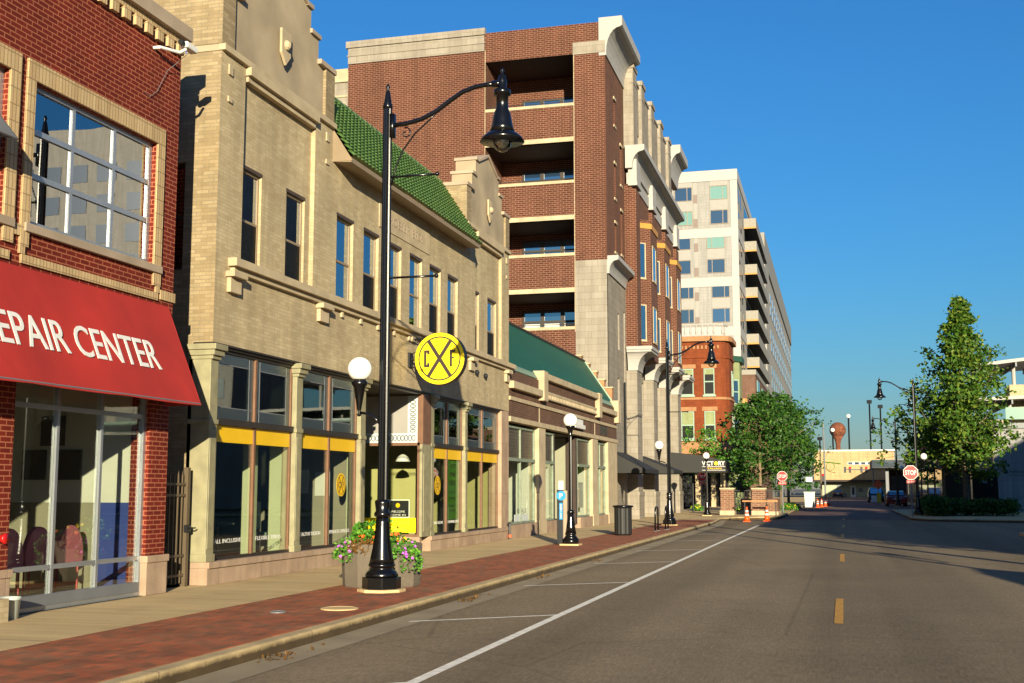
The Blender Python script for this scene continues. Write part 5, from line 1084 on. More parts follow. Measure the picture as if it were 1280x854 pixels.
mb = MB(); mb.box((-34, 229, 0), (XT, 372, 44.8)); mb.box((XT + .0, 229, 0), (XT + .3, 243, 44.8)); mb.build('rear_block', 'white_panel', tw)
mb = MB(); mb.box((-34, 229.5, 44.8), (XT + .3, 372, 50.2)); mb.build('rear_parapet', 'balcony_side', tw)
mb = MB()
for i in range(6):
    zz = 42 - 7.5 * i
    if zz < 3: break
    mb.box((XT, 244, zz - 5.0), (XT + .05, 371, zz))
mb.build('window_band', 'grey_panel', tw)
mb = MB()
for i in range(6):
    zz = 42 - 7.5 * i
    if zz < 3: break
    for y in range(250, 370, 9):
        for za, zb_ in ((zz - 2.2, zz - .4), (zz - 4.8, zz - 3)): m2 = MB(); m2.box((XT + .05, y, za), (XT + .09, y + 4, zb_)); m2.build('rear_window', 'glass_far', tw)

# ================================================================== FAR END: elevated beige building, water tank, poles
vb = thing('beige_building', 'beige flat roofed building with overhanging upper floor closing the street', 'building', (0, 242, 0))
Yv = 240.0
mb = MB(); mb.box((-4.0, Yv, 3.35), (10.9, Yv + 14, 8.8)); mb.build('upper_wall', 'cream_wall', vb)
mb = MB(); mb.box((-4.1, Yv - .1, 8.8), (11.0, Yv + 14, 9.05)); mb.build('coping', 'white', vb)
mb = MB(); mb.box((-5.6, Yv + 1, 3.0), (-4.0, Yv + 12, 3.9)); mb.build('canopy', 'white', vb)
mb = MB(); mb.box((-4.0, Yv + .0, 3.0), (10.9, Yv + 14, 3.349)); mb.build('soffit_beam', 'dark_shop', vb)
mb = MB(); mb.box((-2.6, Yv + 3, 0), (10.5, Yv + 13, 3.0)); mb.build('lower_wall', 'pale_green_wall', vb)
mb = MB(); mb.box((2.3, Yv - .05, 6.2), (9.5, Yv, 6.75)); o = mb.build('window_strip', 'white', vb)
mb = MB()
for k in range(6): mb.box((2.4 + k * 1.2, Yv - .08, 6.25), (3.2 + k * 1.2, Yv - .05, 6.7))
mb.build('pane', 'glass_blue', o)
mb = MB(); mb.box((2.7, Yv + 2.9, 0), (3.7, Yv + 3, 2.2)); d_ = mb.build('door', 'white', vb); mb = MB(); mb.box((2.95, Yv + 2.87, .5), (3.45, Yv + 2.9, 1.9)); mb.build('pane', 'glass_dark', d_)
mb = MB(); mb.box((.2, Yv + 2.9, 1.9), (1.3, Yv + 3, 2.4)); mb.box((4.2, Yv + 2.9, 1.0), (5, Yv + 3, 1.8)); mb.box((-.2, Yv + 2.8, .1), (1.9, Yv + 3, .8)); mb.build('wall_sign', 'grey_metal', vb)
mb = MB()
ring = [(-.9 + .75 * math.cos(a * .3), Yv - .04, 5.9 + .75 * math.sin(a * .3)) for a in range(22)]; mb.tube(ring, .05, 4); mb.tube([(-2.4, Yv - .04, 6.8), (-.5, Yv - .04, 6.6), (1, Yv - .04, 6.4)], .1, 4); mb.build('wall_emblem', 'leaf_plant', vb)
t = thing('water_tank', 'rusty globe water tank on a stem above the beige building', 'water tower', (1.2, 400, 0)); 
cx = 1.1; mb = MB(); mb.ball((cx, 400, 20.3), 2.55, 24, 14); mb.build('globe', 'rust', t, True)
mb = MB(); mb.lathe([(1.1, 0), (.75, 8), (.72, 15.8), (1.0, 17.2), (1.7, 18.4)], (cx, 400, 0), 16); mb.build('stem', 'rust', t, True)
for (px_, h, lamp) in ((-.3, 13.3, 1), (2.9, 16.1, 1), (7.1, 18.9, 0), (9.2, 17.9, 0), (-2.9, 11.5, 0)):
    Yp = 255; t = thing('roof_light_pole', {1: 'thin pole with round white lamp above the beige roof', 0: 'tall dark floodlight pole behind the beige roof'}[lamp] + ', ' + {-.3: 'left of the rusty tank stem', 2.9: 'right of the rusty tank', 7.1: 'left of two', 9.2: 'right of two', -2.9: 'farthest left'}[px_], 'light pole', (px_, Yp, 0), 'poles above the beige roof')
    mb = MB(); mb.tube([(px_, Yp, 0), (px_, Yp, h)], .16, 8); mb.build('pole', 'car_dark', t)
    mb = MB(); mb.ball((px_, Yp, h + .3), .42, 10, 6) if lamp else mb.box((px_ - .5, Yp - .2, h), (px_ + .5, Yp + .2, h + .7)); mb.build('lamp_head', 'white_globe' if lamp else 'car_dark', t)

# ================================================================== RIGHT SIDE OF THE STREET
wb = thing('grey_parking_building', 'grey panelled low building with white curved canopy roofs behind the right tree', 'building', (18, 88, .1))
Yw = 85.0
mb = MB(); mb.box((10.1, Yw, .1), (60, Yw + 14, 5.6)); mb.build('wall', 'grey_wall', wb)
mb = MB(); mb.box((10.0, Yw - .15, 5.6), (60, Yw + 14, 5.95)); mb.build('coping', 'grey_metal', wb)
def canopy(x0, x1, z, y0, y1, rise=.9):
    mb = MB(); n = 16; pr = [(x0 + (x1 - x0) * k / n, z + rise * math.sin(math.pi * (.15 + .7 * k / n))) for k in range(n + 1)]
    mb.prism([(x, y0, zz + .22) for x, zz in pr] + [(x, y0, zz) for x, zz in pr[::-1]], (0, y1 - y0, 0)); o = mb.build('canopy_roof', 'white_trim', wb)
    mb = MB()
    for k in (3, 8, 13): mb.tube([(pr[k][0], y0 + 1.5, 5.9), (pr[k][0], y0 + 1.5, pr[k][1])], .13, 8)
    mb.build('canopy_column', 'white_trim', o)
    mb = MB()
    for k in range(1, n, 2): mb.box((pr[k][0] - .05, y0 + .1, pr[k][1] - .3), (pr[k][0] + .05, y1 - .1, pr[k][1]))
    mb.build('canopy_rib', 'grey_metal', o)
canopy(9.6, 22, 9.4, Yw + 1, Yw + 9); canopy(8.0, 26, 7.1, Yw - .5, Yw + 10, .5)
mb = MB(); mb.box((11.5, Yw + 1.5, 5.96), (13.2, Yw + 4, 8.6)); mb.build('roof_house', 'tan_brick_face', wb)
mb = MB(); mb.box((11, Yw + .2, 6.2), (40, Yw + .25, 7.0)); mb.build('glass_parapet', 'glass_teal', wb)
mb = MB(); mb.box((14.1, Yw - .12, 3.9), (14.5, Yw, 4.4)); mb.box((14.2, Yw - .12, 2.1), (14.65, Yw, 2.6)); mb.build('electric_box', 'white', wb)
mb = MB(); mb.tube([(14.35, Yw - .05, 2.6), (14.3, Yw - .05, 3.9), (14.3, Yw - .05, 5.6)], .05, 6); mb.tube([(14.5, Yw - .05, 4), (14.9, Yw - .05, 3.3), (15, Yw - .05, .2)], .05, 6); mb.build('conduit', 'black_matte', wb)
text('wall_lettering', 'PARKING', 'plastic_dk', (11.5, Yw - .005, 2.75), (1, 0, 0), (0, 0, 1), .16, .9, wb); text('wall_lettering', 'ENTRANCE', 'plastic_dk', (11.45, Yw - .005, 2.52), (1, 0, 0), (0, 0, 1), .1, .8, wb)
mb = MB(); mb.lathe([(.12, 0), (.12, .01)], (0, 0, 0), 6); mb.v = [(10.85 + x, Yw - .005 - z, 2.75 + y) for x, y, z in mb.v]; mb.build('wall_emblem', 'plastic_dk', wb)
t = thing('utility_cabinet', 'dark tall utility cabinet beside the grey wall behind the hedge', 'cabinet', (9.4, 82, .1)); mb = MB(); mb.box((8.4, 82, .13), (9.95, 83, 2.75)); mb.build('cabinet_body', 'car_dark', t, bevel=.03); mb = MB(); mb.box((9.0, 81.98, 2.0), (9.3, 82, 2.2)); mb.build('cabinet_label', 'grey_metal', t)
sg = thing('shop_row', 'dark brick shop row with green and blue fascia behind the right hand tree', 'shop building', (8, 105, .1))
mb = MB(); mb.box((8.0, 97, .1), (30, 150, 4.9)); mb.build('wall', 'dark_shop', sg)
mb = MB(); mb.box((7.9, 96.9, 4.9), (30, 150, 5.25)); mb.build('coping', 'grey_stone', sg)
mb = MB(); mb.box((6.9, 96.4, 3.3), (11.6, 96.9, 4.0)); fs_ = mb.build('green_fascia', 'int_white', sg)
for k in range(7):
    mb = MB(); mb.box((6.95 + k * .66, 96.37, 3.35), (6.95 + k * .66 + .5, 96.4, 3.95)); mb.build('fascia_stripe', 'int_blue' if k > 4 else 'dkgreen', fs_)
for k in range(6):
    mb = MB(); mb.box((7.94, 99 + k * 8, .6), (8.0, 105 + k * 8, 3.2)); mb.build('shop_window', 'glass_dark', sg)
mb = MB(); mb.box((8.3, 96.93, .5), (29, 97, 3.1)); mb.build('shop_window', 'glass_dark', sg)  # dark sheet across the whole front, laid there in place of shade
st = thing('blue_canopy_station', 'flat blue edged canopy on posts at the far right of the street', 'canopy', (8, 175, 0))
mb = MB(); mb.box((4.8, 168, 4.4), (16, 182, 5.5)); mb.build('canopy_roof', 'grey_wall', st)
mb = MB(); mb.box((4.75, 167.9, 4.45), (16, 168, 5.45)); mb.build('fascia', 'glass_far', st)
for x in (6.5, 12):
    mb = MB(); mb.box((x, 170, 0), (x + .4, 170.4, 4.4)); mb.build('column', 'grey_metal', st)
mb = MB(); mb.box((7.3, 178, 0), (16, 181, 4.4)); mb.build('kiosk', 'dark_shop', st)
mb = MB(); mb.box((7.6, 177.9, 1.4), (9.4, 178, 3.4)); mb.build('window', 'glass_blue', st)
rb_ = thing('brick_block', 'dark brick blocks across the street with grey roofs', 'building', (25, 150, 0))
mb = MB(); mb.box((14, 155, 0), (40, 225, 9.5)); mb.build('wall', 'brown_brick', rb_); mb = MB(); mb.box((13.9, 154.9, 9.5), (40.1, 225, 9.9)); mb.build('coping', 'grey_stone', rb_)
# across the street from the red shop: low block and tall beige tower that the windows mirror and that shade the crossing
ob = thing('opposite_block', 'two storey brick block across the street', 'building', (20, 30, 0))
mb = MB(); wall(mb, 'w', 9.6, 19.6, 43, 0, 7.2, [(21 + k * 3.6, 23 + k * 3.6, 4.2, 6.2) for k in range(6)], .2); mb.box((9.9, 19.6, 0), (46, 43, 7.2)); mb.build('wall', 'brown_brick', ob); mb = MB(); mb.box((17, 20, 7.56), (24, 42.8, 9.6)); mb.box((24.01, 20, 7.56), (31, 42.8, 12)); mb.box((31.02, 20, 7.56), (64, 42.8, 16)); mb.build('upper_floor', 'tan_brick_face', ob)  # upper steps raised to keep the far grey wall in shade
mb = MB(); mb.box((9.5, 19.5, 7.2), (46.1, 43.1, 7.55)); mb.build('coping', 'limestone', ob)
for k in range(6):
    mb = MB(); mb.box((9.78, 21 + k * 3.6, 4.2), (9.85, 23 + k * 3.6, 6.2)); mb.build('window', 'glass_dark', ob)
ot = thing('beige_tower', 'beige tower with gridded blue windows, mirrored in the upper red shop windows', 'apartment tower', (92, 165, 0))
mb = MB(); mb.box((66, 160, 0), (112, 185, 58)); mb.build('wall', 'white_panel', ot)
for i in range(9):
    mb = MB()
    for k in range(9): mb.box((67.4 + k * 5, 159.9, 10 + i * 4.9), (70.4 + k * 5, 160, 12.9 + i * 4.9))
    mb.build1('window_row', 'glass_far', ot)

t = thing('shadow_kiosk', 'small hipped roof brick kiosk added out of view on the opposite walk to cast a shadow', 'kiosk', (9.6, 7.5, .13))  # unseen, added to throw the dark patch on the right of the road
mb = MB(); mb.box((8.5, 5.4, .13), (10.9, 9.6, 2.5)); mb.build('wall', 'brown_brick', t)
mb = MB(); e = [(8.1, 5.0, 2.5), (11.3, 5.0, 2.5), (11.3, 10.0, 2.5), (8.1, 10.0, 2.5)]; r0, r1 = (9.7, 6.6, 4.1), (9.7, 8.4, 4.1)
mb.poly([e[0], e[1], r0]); mb.poly([e[1], e[2], r1, r0]); mb.poly([e[2], e[3], r1]); mb.poly([e[3], e[0], r0, r1]); mb.poly(e[::-1]); mb.build('hipped_roof', 'dkgreen', t)
mb = MB(); mb.box((8.46, 6.4, 1.0), (8.5, 8.6, 2.1)); mb.build('window', 'glass_dark', t)
t = thing('utility_pole', 'plain tall brown pole added on the opposite walk for its shadow line', 'utility pole', (7.0, 20.8, .13)); mb = MB(); mb.tube([(7.0, 20.8, .13), (7.0, 20.8, 8.6)], [.15, .1], 10); mb.build('pole', 'bark', t); mb = MB(); mb.box((6.1, 20.72, 7.9), (7.9, 20.84, 8.05)); mb.build('cross_arm', 'bark', t)  # out of view, added for a second long shadow line across the road

# ================================================================== STREET LAMPS
def make_lamp():
    t = thing('street_lamp', 'tall black fluted street lamp with a bell shade, standing by the concrete flower planter', 'street lamp', (-6.56, 17.0, .13), 'tall black street lamps')
    bx, by, bz = -6.56, 17.0, .13
    mb = MB(); mb.prism([(bx + .36 * math.cos(a), by + .36 * math.sin(a), bz) for a in [R(22.5 + 45 * k) for k in range(8)]], (0, 0, .05)); mb.build('footing', 'concrete', t, bevel=.01)
    mb = MB(); mb.prism([(bx + .29 * math.cos(a), by + .29 * math.sin(a), bz + .052) for a in [R(22.5 + 45 * k) for k in range(8)]], (0, 0, .17)); mb.build('plinth', 'black', t, bevel=.01)
    mb = MB(); mb.lathe([(.24, .225), (.25, .25), (.22, .3), (.165, .335), (.165, .36), (.2, .38), (.2, .41), (.18, .42)], (bx, by, bz), 24); mb.lathe([(.19, .42), (.172, .5), (.14, .66), (.113, .85), (.1, 1.02), (.094, 1.1)], (bx, by, bz), 24, .1)
    mb.lathe([(.1, 1.1), (.125, 1.12), (.125, 1.16), (.1, 1.19), (.115, 1.3), (.118, 1.34), (.085, 1.36)], (bx, by, bz), 24); mb.build('base', 'black', t, True)
    mb = MB(); mb.lathe([(.082, 1.34), (.078, 3), (.07, 7.4)], (bx, by, bz), 24, .13); mb.build('pole', 'black', t)
    mb = MB(); mb.lathe([(.075, 7.39), (.08, 7.43), (.06, 7.5), (.035, 7.66), (.02, 7.7), (.035, 7.74), (.02, 7.78), (.004, 7.8)], (bx, by, bz), 16); mb.build('finial', 'black', t, True)
    za = bz + 7.0
    mb = MB(); pts = [(.07, 0), (.3, .01), (.55, .06), (.8, .17), (1.02, .32), (1.22, .44), (1.42, .5), (1.6, .52), (1.78, .52)]
    mb.tube([(bx + x, by, za + z + .12) for x, z in pts], .036, 10); mb.box((bx + .05, by - .05, za - .08), (bx + .12, by + .05, za + .3))
    mb.tube([(bx + x, by, za + z + .12) for x, z in ((.08, -.95), (.12, -.75), (.25, -.42), (.45, -.16), (.7, .05), (.82, .17))], .014, 8)
    mb.tube([(bx + .3 + .09 * k / 12 * math.cos(k * .62), by, za - .02 + .09 * k / 12 * math.sin(k * .62)) for k in range(2, 14)], .012, 6); mb.build('arm', 'black', t, True)
    hx = bx + 1.85; zh = za + .64
    mb = MB(); mb.lathe([(.012, .24), (.035, .2), (.012, .16), (.05, .12), (.075, .02), (.06, -.08), (.09, -.1)][::-1], (hx, by, zh), 16); mb.tube([(hx - .16, by, zh), (hx, by, zh)], .055, 10)
    mb.lathe([(.2, -.78), (.165, -.68), (.15, -.6), (.13, -.48), (.095, -.4), (.09, -.2), (.13, -.19), (.13, -.11), (.09, -.09)], (hx, by, zh), 28)
    hd = mb.build('lamp_head', 'black', t, True)
    mb = MB(); mb.lathe([(.34, -.915), (.3, -.85), (.24, -.8), (.19, -.77), (.18, -.78), (.24, -.812), (.3, -.862), (.338, -.918)], (hx, by, zh), 36); mb.build('shade_rim', 'black', hd, True)
    mb = MB(); mb.ball((hx, by, zh - .9), .15, 20, 10, 1.15); mb.build('lens', 'lens', hd, True)
    for z in (6.3, 4.72):
        mb = MB(); mb.tube([(bx + .06, by, bz + z), (bx + .8, by, bz + z)], .018, 8); mb.ball((bx + .82, by, bz + z), .035, 10, 6); mb.build('banner_arm', 'black', t, True)
    mb = MB(); gx = bx - .4; zg = bz + 3.33
    mb.tube([(bx - .05, by, zg - .85), (bx - .15, by, zg - .74), (bx - .28, by, zg - .68), (gx, by, zg - .66)], .022, 8)
    mb.lathe([(.02, -.72), (.035, -.7), (.02, -.66), (.035, -.6), (.06, -.45), (.09, -.28), (.11, -.25), (.13, -.2), (.1, -.18), (.1, -.15)], (gx, by, zg), 18); mb.build('globe_bracket', 'black', t, True)
    mb = MB(); mb.ball((gx, by, zg), .185, 24, 14); mb.build('globe', 'white_globe', t, True)
    return t
lamp0 = make_lamp()
copy_thing(lamp0, (-6.72, 50.4, .13), 'tall black street lamp beside the bike racks, arm reaching over the street')
copy_thing(lamp0, (-6.6, 96, .13), 'tall black street lamp mostly hidden in the left tree, bell shade peeking out right')
copy_thing(lamp0, (4.45, 72, .13), 'tall black street lamp rising beside the cone shaped right tree, nearer of the two', R(180))
copy_thing(lamp0, (5.15, 110, .13), 'tall black street lamp behind the parked red car', R(180))
copy_thing(lamp0, (6.75, 16.4, .13), 'tall black street lamp on the opposite walk across from the flower planter', R(180))
def make_post():
    x, y, z = -6.95, 32.07, .13
    t = thing('globe_lamp_post', 'short black lamp post with white globe beside the parking pay post', 'street lamp', (x, y, z), 'short globe lamp posts')
    mb = MB(); mb.box((x - .26, y - .26, z), (x + .26, y + .26, z + .05)); mb.build('footing', 'concrete', t, bevel=.01)
    mb = MB(); mb.prism([(x + .22 * math.cos(a), y + .22 * math.sin(a), z + .052) for a in [R(22.5 + 45 * k) for k in range(8)]], (0, 0, .13)); mb.lathe([(.2, .18), (.16, .24), (.13, .28), (.15, .31), (.15, .34)], (x, y, z), 20); mb.lathe([(.145, .34), (.12, .5), (.09, .75), (.08, .85)], (x, y, z), 20, .1); mb.lathe([(.08, .85), (.1, .87), (.09, .93), (.06, .96)], (x, y, z), 20); mb.build('base', 'black', t, True)
    mb = MB(); mb.lathe([(.055, .95), (.045, 2.95)], (x, y, z), 16, .12); mb.build('pole', 'black', t)
    mb = MB(); mb.lathe([(.05, 2.93), (.07, 2.96), (.05, 3.0), (.08, 3.12), (.13, 3.18), (.13, 3.22), (.08, 3.24)], (x, y, z), 18); mb.build('globe_holder', 'black', t, True)
    mb = MB(); mb.ball((x, y, z + 3.37), .19, 24, 14); mb.build('globe', 'white_globe', t, True); return t
post0 = make_post()
copy_thing(post0, (-7.05, 68.8, .13), 'short black lamp post with white globe in front of the VICTORY awning')

# ================================================================== SIDEWALK FURNITURE
t = thing('planter', 'round exposed aggregate concrete planter behind the near street lamp', 'planter', (-6.95, 17.9, .139))
n = 12; px_, py_ = -6.95, 18.0
mb = MB(); mb.lathe([(.6, 0), (.61, .04), (.64, .62), (.64, .66), (.58, .66), (.57, .52)], (px_, py_, .139), 12, 0, .5); mb.build('tub', 'aggregate', t, bevel=.008)
mb = MB(); mb.lathe([(.565, 0), (.565, .02)], (px_, py_, .139 + .52), 12, 0, .5); mb.build('soil', 'soil', t)
rnd = random.Random(3)
def flower(mb, p, r, dirv, n=5):
    d = Vector(dirv).normalized(); a = d.orthogonal().normalized(); b = d.cross(a)
    pts = [Vector(p) + (a * math.cos(2 * math.pi * k / (2 * n)) + b * math.sin(2 * math.pi * k / (2 * n))) * r * (1 if k % 2 == 0 else .75) + d * r * .2 for k in range(2 * n)]
    for k in range(2 * n): mb.poly([Vector(p), pts[k], pts[(k + 1) % (2 * n)]])
def leafquad(mb, p, s, rr, upbias=.3):
    d = Vector((rr.gauss(0, 1), rr.gauss(0, 1), rr.gauss(0, .7))).normalized(); nn_ = Vector((rr.gauss(0, 1), rr.gauss(0, 1), rr.gauss(upbias, 1))).normalized(); a = d; b = a.cross(nn_)
    if b.length < .1: return
    b.normalize(); p = Vector(p); w_ = s * rr.uniform(.28, .42); up = a.cross(b) * s * .12
    i = len(mb.v); mb.v += [tuple(p), tuple(p + a * s * .5 + b * w_ + up), tuple(p + a * s), tuple(p + a * s * .5 - b * w_ + up)]; mb.f.append((i, i + 1, i + 2, i + 3)); mb.mi.append(mb.cur)
def plant(name, cx_, cy_, cz, rx, h, nl, nf, petal, lab, cat, fr, spill=0, ls=.07, grp=None):
    t = thing(name, lab, cat, (cx_, cy_, cz), grp); mb = MB()
    for k in range(nl):
        a = rnd.uniform(0, 6.283); q = math.sqrt(rnd.random()) * rx; z = cz + rnd.random() ** .8 * h * (1 - .5 * (q / rx) ** 2) - (spill * (q / rx) ** 3)
        leafquad(mb, (cx_ + q * math.cos(a), cy_ + q * math.sin(a), z), ls * rnd.uniform(.7, 1.3), rnd)
    mb.build('leaves', 'leaf_plant' if petal != 'coleus' else 'coleus', t)
    if nf:
        mb = MB()
        for k in range(nf):
            a = rnd.uniform(0, 6.283); q = rx * rnd.uniform(.45, 1.08); z = cz + h * rnd.uniform(.5, 1.05) * (1 - .4 * (q / rx) ** 2) - (spill * (q / rx) ** 3)
            flower(mb, (cx_ + q * math.cos(a), cy_ + q * math.sin(a), z), fr * rnd.uniform(.8, 1.2), (math.cos(a) * .6 + rnd.uniform(-.3, .5), math.sin(a) * .6 - .5, .6))
        mb.build('flowers', petal, t)
    return t
zt_ = .139 + .54
plant('petunia_plant', -7.36, 17.62, zt_, .24, .22, 420, 34, 'petal_pink', 'pink petunia spilling over the left rim of the planter', 'flower plant', .027, .14, .055, 'flower plants in the planter')
plant('petunia_plant', -6.62, 17.55, zt_, .24, .22, 380, 38, 'petal_pink', 'pink petunia spilling over the front rim right of the lamp', 'flower plant', .027, .1, .055, 'flower plants in the planter')
plant('trailing_plant', -6.42, 17.78, zt_, .22, .2, 480, 12, 'petal_pink', 'bright green trailing plant with pink flowers hanging over the right rim of the planter', 'flower plant', .024, .3, .06, 'flower plants in the planter')
plant('marigold_plant', -6.72, 17.8, zt_, .22, .32, 260, 12, 'petal_orange', 'orange flowering plant in the planter right of the lamp pole', 'flower plant', .03, 0, .055, 'flower plants in the planter')
plant('marigold_plant', -7.12, 17.75, zt_, .2, .3, 240, 9, 'petal_orange', 'orange flowering plant in the planter left of the lamp pole', 'flower plant', .03, 0, .055, 'flower plants in the planter')
plant('coleus_plant', -7.08, 17.56, zt_, .22, .2, 360, 0, 'coleus', 'bronze leaved plant at the front of the planter', 'plant', 0, 0, .07, 'flower plants in the planter')
plant('yellow_flower_plant', -6.95, 18.1, zt_, .32, .5, 340, 22, 'petal_yellow', 'tall yellow flowering plant in the middle of the planter', 'flower plant', .04, 0, .06, 'flower plants in the planter')
plant('grassy_plant', -7.25, 18.0, zt_, .2, .5, 260, 0, None, 'tall thin green plant at the left back of the planter', 'plant', 0, 0, .1, 'flower plants in the planter')
t = thing('parking_pay_post', 'dark parking pay post with blue round P sign and white side', 'parking meter', (-7.22, 32.2, .139))
mb = MB(); mb.box((-7.34, 32.1, .139), (-7.17, 32.3, 1.62)); mb.build('post_body', 'plastic_dk', t, bevel=.01); mb = MB(); mb.box((-7.168, 32.1, .25), (-7.06, 32.3, 1.6)); mb.build('side_panel', 'grey_stone', t, bevel=.01)
mb = MB(); mb.lathe([(.13, 0), (.13, .012)], (0, 0, 0), 24); mb.v = [(-7.22 + x, 32.095 - z, 1.46 + y) for x, y, z in mb.v]; pd = mb.build('round_badge', 'blue', t); text('badge_lettering', 'P', 'white', (-7.22, 32.08, 1.46), (1, 0, 0), (0, 0, 1), .13, .1, pd, .003, .02)
mb = MB(); mb.box((-7.27, 32.09, .82), (-7.18, 32.1, 1.27)); tg = mb.build('blue_strip', 'blue', t); text('strip_lettering', 'PAY HERE', 'white', (-7.225, 32.088, 1.05), (0, 0, 1), (-1, 0, 0), .05, .38, tg, .002)
mb = MB(); mb.box((-7.3, 32.15, 1.62), (-7.17, 32.17, 1.86)); mb.build('notice_plate', 'white', t)
t = thing('trash_can', 'black round ribbed trash can on the brick walk before the stone pier', 'trash can', (-6.75, 39.2, .139))
mb = MB(); mb.lathe([(.25, 0), (.29, .06), (.29, .86), (.3, .9)], (-6.75, 39.2, .139), 32, .05); mb.build('body', 'black_matte', t); mb = MB(); mb.lathe([(.3, .9), (.34, .92), (.34, .96), (.24, .98), (.22, .92)], (-6.75, 39.2, .139), 28); mb.build('rim', 'black', t, True)
def rack(x, y, lab):
    t = thing('bike_rack', lab, 'bike rack', (x, y, .139), 'bike racks'); mb = MB()
    mb.tube([(x - .0, y - .35, .139), (x, y - .35, .85)] + [(x, y - .35 * math.cos(a), .85 + .15 * math.sin(a)) for a in [R(20 * k) for k in range(1, 9)]] + [(x, y + .35, .85), (x, y + .35, .139)], .03, 10); mb.build('hoop', 'black', t, True)
    for dy in (-.35, .35): mb = MB(); mb.lathe([(.08, 0), (.08, .012)], (x, y + dy, .139), 12); mb.build('foot_plate', 'grey_metal', t)
rack(-6.3, 43.7, 'black hoop bike rack nearest the trash can'); rack(-6.15, 45.3, 'black hoop bike rack in front of the second tall lamp')
def stop_sign(x, y, zc, ztop_plate, label, r=.38, copyof=None):
    t = thing('stop_sign', label, 'stop sign', (x, y, .13), 'stop signs'); mb = MB(); mb.tube([(x, y + .04, .13), (x, y + .04, zc + r * .9)], .035, 8); mb.build('post', 'grey_metal', t)
    def octa(rad): return [(x + rad / math.cos(R(22.5)) * math.cos(a), zc + rad / math.cos(R(22.5)) * math.sin(a)) for a in [R(22.5 + 45 * k) for k in range(8)]]
    mb = MB(); mb.prism([(a, y - .003, b) for a, b in octa(r)], (0, .006, 0)); pl = mb.build('sign_plate', 'white', t)
    mb = MB(); mb.prism([(a, y - .008, b) for a, b in octa(r * .93)], (0, .004, 0)); mb.build('red_face', 'red', pl)
    text('lettering', 'STOP', 'white', (x, y - .0085, zc), (1, 0, 0), (0, 0, 1), r * .66, r * 1.5, pl, .003, .01)
    mb = MB(); mb.box((x - .23, y - .004, zc - r - .2), (x + .23, y + .004, zc - r - .03)); pp = mb.build('all_way_plate', 'red', t); text('lettering', 'ALL WAY', 'white', (x, y - .0045, zc - r - .115), (1, 0, 0), (0, 0, 1), .09, .38, pp, .002)
    return t
stop_sign(3.95, 69.0, 2.52, 1.9, 'red stop sign in front of the right tree, half in shade')
stop_sign(-3.05, 73.0, 2.38, 1.9, 'red stop sign on a dark post before the left tree and brick patio', .29)
stop_sign(-9.15, 86, 2.5, 1.9, 'red stop sign under the edge of the black VICTORY awning, half shaded', .34)
def cone(x, y, lab, grp):
    z = 0.0; t = thing('traffic_cone', lab, 'traffic cone', (x, y, z), grp); mb = MB(); mb.box((x - .19, y - .19, z), (x + .19, y + .19, z + .04)); mb.build('base', 'orange', t, bevel=.01)
    mb = MB(); mb.lathe([(.15, .04), (.112, .3)], (x, y, z), 18); mb.lathe([(.097, .4), (.086, .48)], (x, y, z), 18); mb.lathe([(.07, .58), (.032, .74), (.025, .75)], (x, y, z), 18); mb.build('cone_body', 'orange', t, True)
    mb = MB(); mb.lathe([(.113, .3), (.097, .4)], (x, y, z), 18); mb.lathe([(.087, .48), (.071, .58)], (x, y, z), 18); mb.build('white_collar', 'white', t, True); return t
c0 = cone(-4.37, 61.9, 'orange traffic cone with white collars at the left corner kerb, before the brick pillar', 'traffic cones')
copy_thing(c0, (-3.45, 63.1, 0), 'darker orange red traffic cone right of the brick pillars at the crossing')
for i, (px_, Y) in enumerate(((-1.6, 110), (-1.3, 113), (-1.0, 117), (-.7, 121))):
    copy_thing(c0, (px_, Y, .004), ('orange white traffic cone against the pale grey barrier', 'second orange cone from the pale barrier', 'third orange cone from the pale barrier', 'orange cone farthest from the pale barrier')[i])
t = thing('barrier_box', 'pale grey square barrier box beside the row of orange cones', 'barrier', (-2.9, 111, 0)); mb = MB(); mb.prism([(-2.72, 111, .004), (-1.9, 111, .004), (-1.84, 111, 1.32), (-2.78, 111, 1.32)], (0, .6, 0)); mb.build('box_body', 'granite_paint', t, bevel=.03); mb = MB(); mb.box((-2.82, 110.97, 1.32), (-1.8, 111.63, 1.38)); mb.build('lid', 'granite_paint', t)
def pillar(x, y, w_, lab):
    t = thing('brick_pillar', lab, 'pillar', (x, y, .13), 'brick patio pillars'); mb = MB(); mb.box((x - w_, y - w_, .4), (x + w_, y + w_, 1.6)); mb.build('shaft', 'patio_brick', t); mb = MB(); mb.box((x - w_ - .06, y - w_ - .06, .13), (x + w_ + .06, y + w_ + .06, .4)); mb.build('stone_foot', 'limestone', t, bevel=.02); mb = MB(); mb.box((x - w_ - .05, y - w_ - .05, 1.6), (x + w_ + .05, y + w_ + .05, 1.7)); mb.build('cap', 'limestone', t, bevel=.02)
pillar(-6.1, 71.2, .38, 'brick patio pillar with stone foot by the globe lamp, left of two'); pillar(-4.3, 71.2, .38, 'brick patio pillar with stone foot under the tree, right of two')
for i, (x0, y0, x1, y1, lb) in enumerate(((-5.6, 74.5, -4.75, 74.8, 'low brick patio wall between the two brick pillars'), (-3.85, 71.4, -3.3, 75.5, 'low brick patio wall right of the brick pillars'))):
    t = thing('patio_wall', lb, 'wall', (x0, y0, .13)); mb = MB(); mb.box((x0, y0, .35), (x1, y1, 1.05)); mb.build('brickwork', 'patio_brick', t); mb = MB(); mb.box((x0 - .05, y0 - .05, .13), (x1 + .05, y1 + .05, .349)); mb.build('stone_foot', 'limestone', t)
t = thing('patio_railing', 'black iron patio railing behind the brick pillars', 'railing', (-5, 77, .13)); mb = MB()
for k in range(26): mb.box((-6.9 + k * .15, 77, .13), (-6.88 + k * .15, 77.02, 1.5))
